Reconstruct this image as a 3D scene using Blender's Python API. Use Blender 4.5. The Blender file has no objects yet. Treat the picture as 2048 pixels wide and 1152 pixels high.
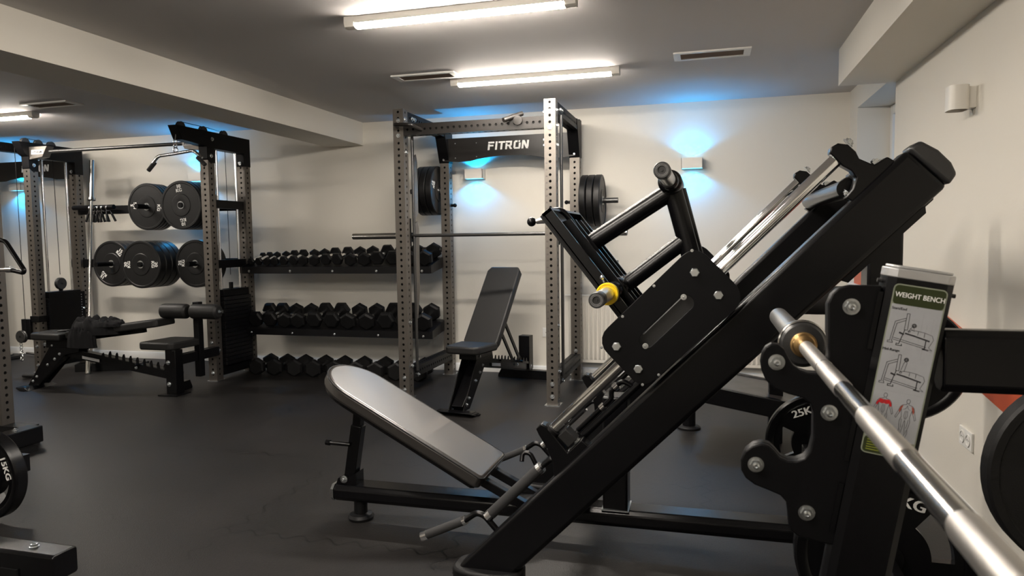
import bpy, bmesh, math, random
from mathutils import Vector, Matrix
random.seed(7)
PI = math.pi
sc = bpy.context.scene
COL = sc.collection

# ------------------------------------------------------------------ camera
cam_d = bpy.data.cameras.new('camera')
cam = bpy.data.objects.new('camera', cam_d); COL.objects.link(cam)
RX = Vector((0.96362772, 0.26689818, -0.01367385))
UP = -Vector((0.00550854, -0.07099082, -0.99746176))
BK = -Vector((-0.26719144, 0.96110648, -0.06987894))
cam.matrix_world = Matrix(((RX.x, UP.x, BK.x, 0), (RX.y, UP.y, BK.y, 0), (RX.z, UP.z, BK.z, 1.25), (0, 0, 0, 1)))
cam_d.sensor_width = 36; cam_d.lens = 36 * 1408 / 2048; cam_d.clip_start = 0.03
cam_d.dof.use_dof = True; cam_d.dof.focus_distance = 3.0; cam_d.dof.aperture_fstop = 8.0
sc.camera = cam

# ------------------------------------------------------------------ world, exposure
w = bpy.data.worlds.new('world'); sc.world = w; w.use_nodes = True
w.node_tree.nodes['Background'].inputs[0].default_value = (0.55, 0.75, 1.0, 1)
w.node_tree.nodes['Background'].inputs[1].default_value = .7
sc.view_settings.view_transform = 'Standard'
sc.view_settings.look = 'None'
sc.view_settings.gamma = 1
sc.view_settings.use_curve_mapping = False
sc.view_settings.exposure = 0.04
LAMP_E = 185.0
BLUE_W = 15.0

# ------------------------------------------------------------------ materials
def mat(name, col=(.5, .5, .5), rough=.5, metal=0.0, spec=.5, bump=0, bscale=60, var=0, vscale=5, coat=0, emit=None, es=1, stretch=None):
    m = bpy.data.materials.new(name); m.use_nodes = True
    nt = m.node_tree; b = nt.nodes['Principled BSDF']
    b.inputs['Base Color'].default_value = (*col, 1)
    b.inputs['Roughness'].default_value = rough
    b.inputs['Metallic'].default_value = metal
    b.inputs['Specular IOR Level'].default_value = spec
    b.inputs['Coat Weight'].default_value = coat
    if emit:
        b.inputs['Emission Color'].default_value = (*emit, 1); b.inputs['Emission Strength'].default_value = es
    tc = nt.nodes.new('ShaderNodeTexCoord'); mp = nt.nodes.new('ShaderNodeMapping')
    nt.links.new(tc.outputs['Object'], mp.inputs['Vector'])
    if stretch: mp.inputs['Scale'].default_value = stretch
    if var:
        n = nt.nodes.new('ShaderNodeTexNoise'); n.inputs['Scale'].default_value = vscale; n.inputs['Detail'].default_value = 5
        r = nt.nodes.new('ShaderNodeMixRGB'); r.blend_type = 'MIX'
        r.inputs[1].default_value = (*[c * (1 - var) for c in col], 1); r.inputs[2].default_value = (*[min(1, c * (1 + var)) for c in col], 1)
        nt.links.new(mp.outputs[0], n.inputs['Vector']); nt.links.new(n.outputs['Fac'], r.inputs[0]); nt.links.new(r.outputs[0], b.inputs['Base Color'])
        mr = nt.nodes.new('ShaderNodeMapRange'); mr.inputs['To Min'].default_value = max(0, rough - .08); mr.inputs['To Max'].default_value = min(1, rough + .08)
        nt.links.new(n.outputs['Fac'], mr.inputs['Value']); nt.links.new(mr.outputs[0], b.inputs['Roughness'])
    if bump:
        n2 = nt.nodes.new('ShaderNodeTexNoise'); n2.inputs['Scale'].default_value = bscale; n2.inputs['Detail'].default_value = 4
        bp = nt.nodes.new('ShaderNodeBump'); bp.inputs['Strength'].default_value = bump; bp.inputs['Distance'].default_value = .002
        nt.links.new(mp.outputs[0], n2.inputs['Vector']); nt.links.new(n2.outputs['Fac'], bp.inputs['Height']); nt.links.new(bp.outputs[0], b.inputs['Normal'])
    return m

M = {}
M['wall'] = mat('wall_paint', (.70, .665, .595), .7, bump=.15, bscale=90, var=.02, vscale=1.2)
M['ceil'] = mat('ceiling_paint', (.55, .525, .51), .75, bump=.08, bscale=60, var=.02, vscale=.7)
M['white'] = mat('white_trim', (.78, .77, .74), .45, bump=.05)
M['whitemetal'] = mat('white_enamel', (.72, .69, .63), .4, bump=.03)
M['black'] = mat('black_powder_coat', (.0028, .0028, .0034), .45, spec=.14, bump=.03, bscale=900)
M['satin'] = mat('satin_black_paint', (.0025, .0025, .0031), .27, spec=.26, bump=.02, bscale=900)
M['rubber'] = mat('black_rubber', (.0045, .0045, .005), .5, spec=.22, bump=.05, bscale=350)
M['bumper'] = mat('bumper_rubber', (.007, .007, .0075), .42, spec=.3, bump=.25, bscale=300, var=.15, vscale=20)
M['plastic'] = mat('black_plastic', (.02, .02, .02), .4, bump=.2, bscale=500)
M['steel'] = mat('brushed_steel', (.165, .15, .135), .42, metal=.85, bump=.02, bscale=40, var=.12, vscale=14, stretch=(6, 6, .5))
M['chrome'] = mat('chrome', (.75, .75, .76), .17, metal=1)
M['zinc'] = mat('zinc_bolt', (.60, .63, .65), .25, metal=1)
M['bar'] = mat('barbell_steel', (.50, .49, .47), .2, metal=1)
M['barblack'] = mat('dark_bar_steel', (.08, .08, .08), .33, metal=.8)
M['rail'] = mat('polished_rail', (.80, .80, .80), .09, metal=1)
M['sleeve'] = mat('sleeve_steel', (.78, .78, .77), .30, metal=1)
M['knurl'] = mat('knurled_steel', (.52, .50, .47), .40, metal=1, bump=.3, bscale=900)
M['vinyl'] = mat('black_vinyl', (.020, .018, .017), .34, spec=.7, bump=.35, bscale=220, var=.12, vscale=8)
M['padnew'] = mat('charcoal_vinyl', (.011, .0108, .0108), .5, spec=.3, bump=.03, bscale=260)
M['leather'] = mat('smooth_black_upholstery', (.014, .012, .011), .33, spec=1.0, bump=.04, bscale=300, coat=.6)
M['foam'] = mat('foam_grip', (.018, .018, .019), .75, bump=.5, bscale=500)
M['yellow'] = mat('yellow_plastic', (.85, .62, .01), .35, var=.05)
M['brass'] = mat('brass', (.55, .36, .16), .3, metal=1, var=.1)
M['text'] = mat('white_print', (.80, .80, .78), .5, var=.02)
M['greytext'] = mat('grey_print', (.30, .30, .30), .5, var=.02)
M['darktext'] = mat('dark_print', (.02, .02, .02), .5, var=.02)
M['cloth'] = mat('black_cloth', (.008, .008, .009), .9, spec=.2, bump=.8, bscale=250, var=.2)
M['green'] = mat('sign_green', (.025, .033, .010), .4, spec=.3, var=.04, vscale=30)
M['sign'] = mat('sign_grey', (.34, .35, .37), .3, var=.06, vscale=40)
M['signedge'] = mat('sign_edge', (.22, .24, .18), .4, var=.05)
M['line'] = mat('drawing_line', (.04, .04, .045), .5, var=.02)
M['red'] = mat('red_print', (.50, .006, .012), .5, var=.04)
M['orange'] = mat('orange_paint', (.52, .085, .03), .4, var=.15, vscale=6)
M['brownred'] = mat('red_brown_print', (.30, .06, .035), .5, var=.04)
M['olive'] = mat('yellow_green_print', (.30, .33, .03), .5, var=.04)
M['alu'] = mat('silver_cap', (.46, .46, .46), .35, metal=.6, bump=.06, bscale=300, var=.08)
M['tube'] = mat('led_diffuser', (.9, .9, .9), .5, emit=(1.0, .915, .81), es=LAMP_E, var=.01)
M['blueglass'] = mat('blue_led_glass', (.4, .8, 1), .4, emit=(.10, .62, 1.0), es=4.0, var=.01)
M['vent'] = mat('vent_dark', (.20, .15, .12), .6, var=.1)
M['shelf'] = mat('shelf_black', (.004, .004, .005), .38, spec=.25, bump=.15, bscale=300, var=.1)
M['header'] = mat('header_black', (.011, .0095, .0085), .38, spec=.4, bump=.02, bscale=300)

def floor_material():
    m = bpy.data.materials.new('rubber_floor'); m.use_nodes = True
    nt = m.node_tree; N = nt.nodes; L = nt.links; b = N['Principled BSDF']
    tc = N.new('ShaderNodeTexCoord')
    n1 = N.new('ShaderNodeTexNoise'); n1.inputs['Scale'].default_value = 260; n1.inputs['Detail'].default_value = 3
    n2 = N.new('ShaderNodeTexNoise'); n2.inputs['Scale'].default_value = 1.3; n2.inputs['Detail'].default_value = 6
    L.new(tc.outputs['Object'], n1.inputs['Vector']); L.new(tc.outputs['Object'], n2.inputs['Vector'])
    cr = N.new('ShaderNodeValToRGB'); cr.color_ramp.elements[0].color = (.0078, .0073, .0072, 1); cr.color_ramp.elements[1].color = (.0150, .0136, .0132, 1)
    cr.color_ramp.elements[0].position = .35; cr.color_ramp.elements[1].position = .7
    L.new(n2.outputs['Fac'], cr.inputs[0])
    cr2 = N.new('ShaderNodeValToRGB'); cr2.color_ramp.elements[0].color = (.75, .75, .75, 1); cr2.color_ramp.elements[1].color = (1.35, 1.3, 1.28, 1)
    cr2.color_ramp.elements[0].position = .3; cr2.color_ramp.elements[1].position = .72
    L.new(n1.outputs['Fac'], cr2.inputs[0])
    mx = N.new('ShaderNodeMixRGB'); mx.blend_type = 'MULTIPLY'; mx.inputs[0].default_value = 1
    L.new(cr.outputs[0], mx.inputs[1]); L.new(cr2.outputs[0], mx.inputs[2])
    # seams of the one-metre mats, wavy like the interlocking edge
    br = N.new('ShaderNodeTexBrick'); br.offset = 0; br.inputs['Scale'].default_value = 1; br.inputs['Brick Width'].default_value = 1.0
    br.inputs['Row Height'].default_value = 1.0; br.inputs['Mortar Size'].default_value = .006; br.inputs['Mortar Smooth'].default_value = .2
    br.inputs['Color1'].default_value = (1, 1, 1, 1); br.inputs['Color2'].default_value = (1, 1, 1, 1); br.inputs['Mortar'].default_value = (.12, .12, .12, 1)
    sep = N.new('ShaderNodeSeparateXYZ'); L.new(tc.outputs['Object'], sep.inputs[0])
    def wob(src, dst):
        f = N.new('ShaderNodeMath'); f.operation = 'MULTIPLY'; f.inputs[1].default_value = 2 * PI / .125; L.new(src, f.inputs[0])
        s = N.new('ShaderNodeMath'); s.operation = 'SINE'; L.new(f.outputs[0], s.inputs[0])
        k = N.new('ShaderNodeMath'); k.operation = 'MULTIPLY'; k.inputs[1].default_value = .022; L.new(s.outputs[0], k.inputs[0])
        a = N.new('ShaderNodeMath'); a.operation = 'ADD'; L.new(k.outputs[0], a.inputs[0]); L.new(dst, a.inputs[1]); return a
    ax = wob(sep.outputs[1], sep.outputs[0]); ay = wob(sep.outputs[0], sep.outputs[1])
    cb = N.new('ShaderNodeCombineXYZ'); L.new(ax.outputs[0], cb.inputs[0]); L.new(ay.outputs[0], cb.inputs[1])
    L.new(cb.outputs[0], br.inputs['Vector'])
    # seams only show here and there
    n3 = N.new('ShaderNodeTexNoise'); n3.inputs['Scale'].default_value = 2.4; L.new(tc.outputs['Object'], n3.inputs['Vector'])
    th = N.new('ShaderNodeMapRange'); th.inputs['From Min'].default_value = .40; th.inputs['From Max'].default_value = .52; L.new(n3.outputs['Fac'], th.inputs['Value'])
    m2 = N.new('ShaderNodeMixRGB'); m2.blend_type = 'MIX'; m2.inputs[1].default_value = (1, 1, 1, 1)
    L.new(th.outputs[0], m2.inputs[0]); L.new(br.outputs['Color'], m2.inputs[2])
    m3 = N.new('ShaderNodeMixRGB'); m3.blend_type = 'MULTIPLY'; m3.inputs[0].default_value = 1
    L.new(mx.outputs[0], m3.inputs[1]); L.new(m2.outputs[0], m3.inputs[2]); L.new(m3.outputs[0], b.inputs['Base Color'])
    b.inputs['Roughness'].default_value = .46; b.inputs['Specular IOR Level'].default_value = .35
    bp = N.new('ShaderNodeBump'); bp.inputs['Strength'].default_value = .45; bp.inputs['Distance'].default_value = .002
    L.new(n1.outputs['Fac'], bp.inputs['Height']); L.new(bp.outputs[0], b.inputs['Normal'])
    return m
M['floor'] = floor_material()
M['inside'] = mat('tube_inside_shade', (.004, .004, .004), .9, spec=.1, var=.05)  # matt black painted in place of the shade behind the holes

# ------------------------------------------------------------------ mesh helpers
def V(*a): return Vector(a)
def basis(d, hint=None):
    d = d.normalized()
    h = Vector(hint) if hint is not None else (Vector((0, 0, 1)) if abs(d.z) < .9 else Vector((0, 1, 0)))
    x = h.cross(d)
    if x.length < 1e-6: x = Vector((1, 0, 0)).cross(d)
    x.normalize(); y = d.cross(x).normalized()
    return x, y, d

class MB:
    def __init__(s): s.bm = bmesh.new(); s.dark = False
    def box(s, x0, x1, y0, y1, z0, z1):
        vs = [s.bm.verts.new((x, y, z)) for x in (x0, x1) for y in (y0, y1) for z in (z0, z1)]
        for f in ((0, 1, 3, 2), (4, 6, 7, 5), (0, 4, 5, 1), (2, 3, 7, 6), (0, 2, 6, 4), (1, 5, 7, 3)):
            s.bm.faces.new([vs[i] for i in f])
        return s
    def beam(s, p0, p1, a, b, hint=None, ch=0):
        """bar between two points; a = size along x of basis, b = along y (the hint direction)"""
        p0, p1 = Vector(p0), Vector(p1); x, y, d = basis(p1 - p0, hint)
        if ch:
            pr = [(-a/2+ch, -b/2), (a/2-ch, -b/2), (a/2, -b/2+ch), (a/2, b/2-ch), (a/2-ch, b/2), (-a/2+ch, b/2), (-a/2, b/2-ch), (-a/2, -b/2+ch)]
        else: pr = [(-a/2, -b/2), (a/2, -b/2), (a/2, b/2), (-a/2, b/2)]
        r0 = [s.bm.verts.new(p0 + x*u + y*v) for u, v in pr]; r1 = [s.bm.verts.new(p1 + x*u + y*v) for u, v in pr]
        n = len(pr)
        for i in range(n): s.bm.faces.new((r0[i], r0[(i+1) % n], r1[(i+1) % n], r1[i]))
        s.bm.faces.new(r0[::-1]); s.bm.faces.new(r1); return s
    def cyl(s, p0, p1, r, seg=20, r1=None, caps=True):
        p0, p1 = Vector(p0), Vector(p1); x, y, d = basis(p1 - p0); r1 = r if r1 is None else r1
        a = [s.bm.verts.new(p0 + (x*math.cos(t) + y*math.sin(t))*r) for t in [2*PI*i/seg for i in range(seg)]]
        b = [s.bm.verts.new(p1 + (x*math.cos(t) + y*math.sin(t))*r1) for t in [2*PI*i/seg for i in range(seg)]]
        for i in range(seg): s.bm.faces.new((a[i], a[(i+1) % seg], b[(i+1) % seg], b[i]))
        if caps: s.bm.faces.new(a[::-1]); s.bm.faces.new(b)
        return s
    def lathe(s, org, axis, prof, seg=40):
        """prof: list of (radius, distance along axis)"""
        org = Vector(org); x, y, d = basis(Vector(axis)); prev = None
        for r, h in prof:
            if r < 1e-5: ring = [s.bm.verts.new(org + d*h)]
            else: ring = [s.bm.verts.new(org + d*h + (x*math.cos(2*PI*i/seg) + y*math.sin(2*PI*i/seg))*r) for i in range(seg)]
            if prev:
                for i in range(seg):
                    j = (i+1) % seg
                    if len(prev) == 1 and len(ring) > 1: s.bm.faces.new((prev[0], ring[j], ring[i]))
                    elif len(ring) == 1 and len(prev) > 1: s.bm.faces.new((prev[i], prev[j], ring[0]))
                    elif len(ring) > 1: s.bm.faces.new((prev[i], prev[j], ring[j], ring[i]))
            prev = ring
        return s
    def prism(s, pts, vec):
        vec = Vector(vec); a = [s.bm.verts.new(Vector(p)) for p in pts]; b = [s.bm.verts.new(Vector(p) + vec) for p in pts]
        n = len(pts)
        s.bm.faces.new(a[::-1]); s.bm.faces.new(b)
        for i in range(n): s.bm.faces.new((a[i], a[(i+1) % n], b[(i+1) % n], b[i]))
        return s
    def ringplate(s, outer, inner, vec):
        """flat plate with a hole; outer and inner have the same number of points"""
        vec = Vector(vec); n = len(outer)
        L = [[s.bm.verts.new(Vector(p) + k) for p in q] for q in (outer, inner) for k in (Vector((0, 0, 0)), vec)]
        o0, o1, i0, i1 = L
        for i in range(n):
            j = (i+1) % n
            s.bm.faces.new((o0[i], o0[j], i0[j], i0[i])); s.bm.faces.new((o1[j], o1[i], i1[i], i1[j]))
            s.bm.faces.new((o0[j], o0[i], o1[i], o1[j])); s.bm.faces.new((i0[i], i0[j], i1[j], i1[i]))
        return s
    def tube(s, pts, r, seg=12, smooth=3):
        pts = [Vector(p) for p in pts]
        if smooth and len(pts) > 2:
            out = [pts[0]]
            for i in range(1, len(pts)-1):
                a, b, c = pts[i-1], pts[i], pts[i+1]
                k = min((a-b).length, (c-b).length, 2.8*r + .02) * .48
                p0 = b + (a-b).normalized()*k; p1 = b + (c-b).normalized()*k
                for t in range(smooth+2):
                    u = t/(smooth+1); out.append((1-u)**2*p0 + 2*u*(1-u)*b + u*u*p1)
            out.append(pts[-1]); pts = out
        prev = None; px = None
        for i, p in enumerate(pts):
            d = (pts[min(i+1, len(pts)-1)] - pts[max(i-1, 0)]).normalized()
            if px is None: x, y, _ = basis(d)
            else:
                x = (px - d*px.dot(d)).normalized(); y = d.cross(x)
            px = x
            ring = [s.bm.verts.new(p + (x*math.cos(2*PI*k/seg) + y*math.sin(2*PI*k/seg))*r) for k in range(seg)]
            if prev:
                for k in range(seg): s.bm.faces.new((prev[k], prev[(k+1) % seg], ring[(k+1) % seg], ring[k]))
            else: s.bm.faces.new(ring[::-1])
            prev = ring
        s.bm.faces.new(prev); return s
    def torus(s, org, axis, R, r, seg=28, cs=8):
        prof = []
        for i in range(cs+1):
            t = 2*PI*i/cs; prof.append((R + r*math.cos(t), r*math.sin(t)))
        return s.lathe(org, axis, prof, seg)
    def ball(s, c, r, seg=14):
        return s.lathe(c, (0, 0, 1), [(r*math.sin(PI*i/10), -r*math.cos(PI*i/10)) for i in range(11)], seg)
    def merge(s, me, mx):
        b2 = bmesh.new(); b2.from_mesh(me); b2.transform(mx)
        tmp = bpy.data.meshes.new('t'); b2.to_mesh(tmp); b2.free(); s.bm.from_mesh(tmp); bpy.data.meshes.remove(tmp); return s

ORG = {}
def finish(mb, name, m, c, bev=0, angle=35):
    me = bpy.data.meshes.new(name); bm = mb.bm
    bmesh.ops.translate(bm, verts=bm.verts, vec=-c)
    bmesh.ops.recalc_face_normals(bm, faces=bm.faces)
    bm.to_mesh(me); bm.free(); me.materials.append(m)
    if mb.dark: me.materials.append(M['inside'])
    for p in me.polygons: p.use_smooth = True
    me.set_sharp_from_angle(angle=math.radians(angle))
    o = bpy.data.objects.new(name, me); COL.objects.link(o)
    if bev:
        md = o.modifiers.new('bevel', 'BEVEL'); md.width = bev; md.segments = 3; md.limit_method = 'ANGLE'; md.angle_limit = math.radians(40); md.harden_normals = False
    return o
def centre(bm):
    if not bm.verts: return Vector((0, 0, 0))
    lo = Vector((min(v.co[i] for v in bm.verts) for i in range(3))); hi = Vector((max(v.co[i] for v in bm.verts) for i in range(3)))
    return (lo + hi) / 2
def tag(o, label=None, cat=None, group=None, kind=None):
    if label: o['label'] = label
    if cat: o['category'] = cat
    if group: o['group'] = group
    if kind: o['kind'] = kind
    return o
def thing(name, label, cat, loc=(0, 0, 0), group=None):
    o = bpy.data.objects.new(name, None); COL.objects.link(o); o.empty_display_size = .1
    o.location = loc; ORG[o.name] = Vector(loc); return tag(o, label, cat, group)
def part(name, mb, m, parent, label=None, bev=0, angle=35):
    c = centre(mb.bm); o = finish(mb, name, M[m], c, bev, angle)
    ORG[o.name] = c; o.parent = parent; o.location = c - ORG[parent.name]
    if label: o['label'] = label
    return o
def solo(name, mb, m, label=None, cat=None, group=None, kind=None, bev=0):
    c = centre(mb.bm); o = finish(mb, name, M[m], c, bev); o.location = c; ORG[o.name] = c
    return tag(o, label, cat, group, kind)
def kids(o): return [c for c in bpy.data.objects if c.parent == o]
def copy_tree(o, parent=None):
    c = o.copy(); COL.objects.link(c)
    if parent is not None: c.parent = parent
    for ch in kids(o):
        if ch != c: copy_tree(ch, c)
    return c
_bolt = {}
def bolt(parent, pos, axis, r=.012, name='bolt'):
    key = round(r, 4)
    if key not in _bolt:
        mb = MB()
        mb.lathe((0, 0, 0), (0, 0, 1), [(0, 0), (r*1.35, 0), (r*1.35, r*.18), (r*.9, r*.2)], 20)
        mb.cyl((0, 0, r*.15), (0, 0, r*.85), r, 6)
        mb.lathe((0, 0, r*.8), (0, 0, 1), [(r*.55, 0), (r*.55, r*.35), (r*.3, r*.4), (r*.25, r*.1), (0, r*.1)], 14)
        bm = mb.bm; bmesh.ops.recalc_face_normals(bm, faces=bm.faces)
        me = bpy.data.meshes.new('bolt'); bm.to_mesh(me); bm.free(); me.materials.append(M['zinc'])
        for p in me.polygons: p.use_smooth = True
        me.set_sharp_from_angle(angle=math.radians(30)); _bolt[key] = me
    o = bpy.data.objects.new(name, _bolt[key]); COL.objects.link(o); o.parent = parent
    o.location = Vector(pos) - ORG[parent.name]
    o.rotation_mode = 'QUATERNION'; o.rotation_quaternion = Vector((0, 0, 1)).rotation_difference(Vector(axis).normalized())
    return o
_txt = {}
def text_mesh(t, size=1.0, ext=.0):
    k = (t, ext)
    if k not in _txt:
        cu = bpy.data.curves.new('t', 'FONT'); cu.body = t; cu.size = 1; cu.align_x = 'CENTER'; cu.align_y = 'CENTER'; cu.extrude = ext; cu.resolution_u = 3
        o = bpy.data.objects.new('t', cu); COL.objects.link(o)
        dg = bpy.context.evaluated_depsgraph_get(); dg.update()
        me = bpy.data.meshes.new_from_object(o.evaluated_get(dg)); bpy.data.objects.remove(o); _txt[k] = me
    return _txt[k]
def add_text(mb, t, pos, right, up, size, ext=.02, bold=0, sx=1.0):
    r = Vector(right).normalized(); u = Vector(up).normalized(); n = r.cross(u)
    for off in ([0] if not bold else [-bold, 0, bold]):
        p = Vector(pos) + r*off + n*(0 if not off else (.00012 if off > 0 else -.00012))
        mx = Matrix(((r.x*size*sx, u.x*size, n.x*size, p.x), (r.y*size*sx, u.y*size, n.y*size, p.y), (r.z*size*sx, u.z*size, n.z*size, p.z), (0, 0, 0, 1)))
        mb.merge(text_mesh(t, 1, ext), mx)
    return mb

# perforated square tube: real round holes on all four sides, local axis = length
UW = .085; HP = .0475
def perf(mb, p0, p1, w=UW, wb=None, hint=(0, 1, 0), hr=.0105, pitch=HP, first=None, closed=True):
    p0, p1 = Vector(p0), Vector(p1); x, y, d = basis(p1 - p0, hint); Ln = (p1 - p0).length; wb = wb or w
    n = int(Ln / pitch); st = (Ln - n*pitch) / 2 if first is None else first
    bm = mb.bm; A = 12
    for nx, ny, ww, oth in ((x, y, wb, w), (-x, -y, wb, w), (y, -x, w, wb), (-y, x, w, wb)):
        c0 = nx * (oth/2); t = ny
        def P(u, h, dep=0): return p0 + c0 + t*u + d*h - nx*dep
        def quad(u0, u1, h0, h1):
            if h1 - h0 > 1e-4: bm.faces.new([bm.verts.new(P(*q)) for q in ((u0, h0), (u1, h0), (u1, h1), (u0, h1))])
        quad(-ww/2, ww/2, 0, st); quad(-ww/2, ww/2, st + n*pitch, Ln)
        for i in range(n):
            hc = st + (i + .5)*pitch
            sq = []; ci = []; cj = []
            for k in range(A):
                a = 2*PI*k/A; cx_, sy_ = math.cos(a), math.sin(a); m_ = max(abs(cx_), abs(sy_))
                if k % 3 == 0 or True:
                    s_u = cx_/m_*ww/2; s_h = sy_/m_*pitch/2
                sq.append(bm.verts.new(P(s_u, hc + s_h)))
                ci.append(bm.verts.new(P(cx_*hr, hc + sy_*hr))); cj.append(bm.verts.new(P(cx_*hr, hc + sy_*hr, .004)))
            for k in range(A):
                j = (k+1) % A
                bm.faces.new((sq[k], sq[j], ci[j], ci[k])); bm.faces.new((ci[k], ci[j], cj[j], cj[k]))
            # corner fillers so that the square cell is complete
            for k, (cu, ch) in ((1, (1, 1)), (4, (-1, 1)), (7, (-1, -1)), (10, (1, -1))):
                a = sq[k].co; b = sq[(k+1) % A].co
                cc = P(cu*ww/2, hc + ch*pitch/2)
                if (a - cc).length > 1e-5 and (b - cc).length > 1e-5:
                    bm.faces.new((sq[k], bm.verts.new(cc), sq[(k+1) % A]))
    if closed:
        # near-black liner: the shade inside the tube, put into its colour
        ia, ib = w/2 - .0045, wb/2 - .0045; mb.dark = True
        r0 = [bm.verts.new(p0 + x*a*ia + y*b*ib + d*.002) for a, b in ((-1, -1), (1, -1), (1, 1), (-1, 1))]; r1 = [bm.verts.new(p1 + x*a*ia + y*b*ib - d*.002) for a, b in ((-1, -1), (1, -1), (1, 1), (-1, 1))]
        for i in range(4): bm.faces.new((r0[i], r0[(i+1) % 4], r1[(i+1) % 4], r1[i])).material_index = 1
        for q in (p0, p1):
            bm.faces.new([bm.verts.new(q + x*a*w/2 + y*b*wb/2) for a, b in ((-1, -1), (1, -1), (1, 1), (-1, 1))])
    return mb

# ------------------------------------------------------------------ the room
CZ = 2.392; BY = 6.29; RWX = 1.103
solo('floor', MB().box(-9.5, 1.5, -3.2, BY, -.05, 0), 'floor', kind='structure')
solo('ceiling', MB().box(-9.6, 1.6, -3.3, BY + .1, CZ, CZ + .06), 'ceil', kind='structure')
solo('wall_back', MB().box(-9.6, 1.6, BY, BY + .1, 0, CZ), 'wall', kind='structure')
mb = MB().box(RWX, 1.5, -3.2, 4.845, 0, CZ).box(RWX, 1.5, 5.99, BY, 0, CZ).box(RWX, 1.5, 4.845, 5.99, 2.215, CZ).box(RWX, 1.5, 4.845, 5.99, 0, .85)
solo('wall_right', mb, 'wall', kind='structure')
solo('wall_left', MB().box(-9.6, -9.5, -3.2, BY, 0, CZ), 'wall', kind='structure')
solo('wall_front', MB().box(-9.6, 1.5, -3.3, -3.2, 0, CZ), 'wall', kind='structure')
solo('trim_1', MB().box(.78, RWX, -3.2, 4.845, 2.17, CZ), 'wall', kind='structure')
solo('trim_2', MB().box(-3.607, -3.228, -3.2, BY, 2.174, CZ), 'wall', kind='structure')
mb = MB().prism([(-9.5, BY - .016, 0), (-9.5, BY - .016, .062), (-9.5, BY - .010, .072), (-9.5, BY, .072), (-9.5, BY, 0)], (10.6, 0, 0))
solo('baseboard_back', mb, 'white', kind='structure')
mb = MB().prism([(RWX - .014, -3.2, 0), (RWX - .014, -3.2, .06), (RWX, -3.2, .07), (RWX, -3.2, 0)], (0, 8.04, 0))
solo('baseboard_right', mb, 'white', kind='structure')
# window in the right wall niche
win = solo('window_1', MB().box(1.33, 1.39, 4.85, 4.92, .86, 2.21).box(1.33, 1.39, 5.92, 5.985, .86, 2.21).box(1.33, 1.39, 4.92, 5.92, .86, .93).box(1.33, 1.39, 4.92, 5.92, 2.14, 2.21), 'white', kind='structure', bev=.004)
gm = bpy.data.materials.new('window_glass'); gm.use_nodes = True; gb = gm.node_tree.nodes['Principled BSDF']
gb.inputs['Base Color'].default_value = (.8, .9, 1, 1); gb.inputs['Transmission Weight'].default_value = 1; gb.inputs['Roughness'].default_value = .3; gb.inputs['IOR'].default_value = 1.1
M['glass'] = gm
part('pane', MB().box(1.352, 1.358, 4.92, 5.92, .93, 2.14), 'glass', win)
part('sill', MB().box(1.06, 1.33, 4.85, 5.985, .85, .875), 'white', win, bev=.003)
# orange band on the right wall
mb = MB().prism([(RWX - .018, 5.9, 1.02), (RWX - .018, 3.78, .86), (RWX - .018, 2.91, .715), (RWX - .018, 2.2, .58), (RWX - .018, 2.2, .47), (RWX - .018, 2.97, .56), (RWX - .018, 3.27, .595), (RWX - .018, 4.2, .70), (RWX - .018, 5.9, .87)], (.016, 0, 0))
solo('wall_band', mb, 'orange', 'sloping orange red band fixed along the right wall behind the leg press', 'wall decoration')

# ------------------------------------------------------------------ ceiling lamps, vents, wall lamps
def ceiling_light(x0, x1, y, label, group='led battens on the ceiling'):
    t = thing('ceiling_light', label, 'ceiling light', ((x0+x1)/2, y, CZ), group)
    def prof(h, wd, z0): return [(-wd, 0), (-wd, -z0*.55), (-wd*.72, -z0), (wd*.72, -z0), (wd, -z0*.55), (wd, 0)]
    b = MB().box(x0 + .05, x1 - .05, y - .035, y + .035, CZ - .034, CZ)
    part('housing', b, 'whitemetal', t, bev=.002)
    d = MB().prism([(x0 + .055, y + u, CZ - .034 + v) for u, v in ((-.033, 0), (-.033, -.008), (-.026, -.015), (-.012, -.019), (.012, -.019), (.026, -.015), (.033, -.008), (.033, 0))], (x1 - x0 - .11, 0, 0))
    part('diffuser', d, 'tube', t, 'glowing white diffuser')
    for a, bb in ((x0, x0 + .055), (x1 - .055, x1)):
        part('end_cap', MB().prism([(a, y + u, CZ + v) for u, v in ((-.036, 0), (-.037, -.03), (-.028, -.048), (-.012, -.054), (.012, -.054), (.028, -.048), (.037, -.03), (.036, 0))], (bb - a, 0, 0)), 'whitemetal', t)
    return t
ceiling_light(-1.80, -.60, 3.365, 'lit white batten lamp on the ceiling nearest the camera')
ceiling_light(-1.775, -.575, 4.85, 'lit white batten lamp on the ceiling above the power rack')
ceiling_light(-6.76, -5.56, 4.82, 'lit white batten lamp at the left edge beyond the ceiling beam')
for k, (xx, yy) in enumerate(((-1.2, 1.9), (-1.2, .4), (-1.2, -1.1), (-6.2, 2.2), (-6.2, -.4))):
    ceiling_light(xx - .6, xx + .6, yy, 'lit white batten lamp out of frame, ' + ('just above the picture', 'straight over the camera', 'behind the camera', 'nearer one of the left bay', 'rearmost one of the left bay')[k])
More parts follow.
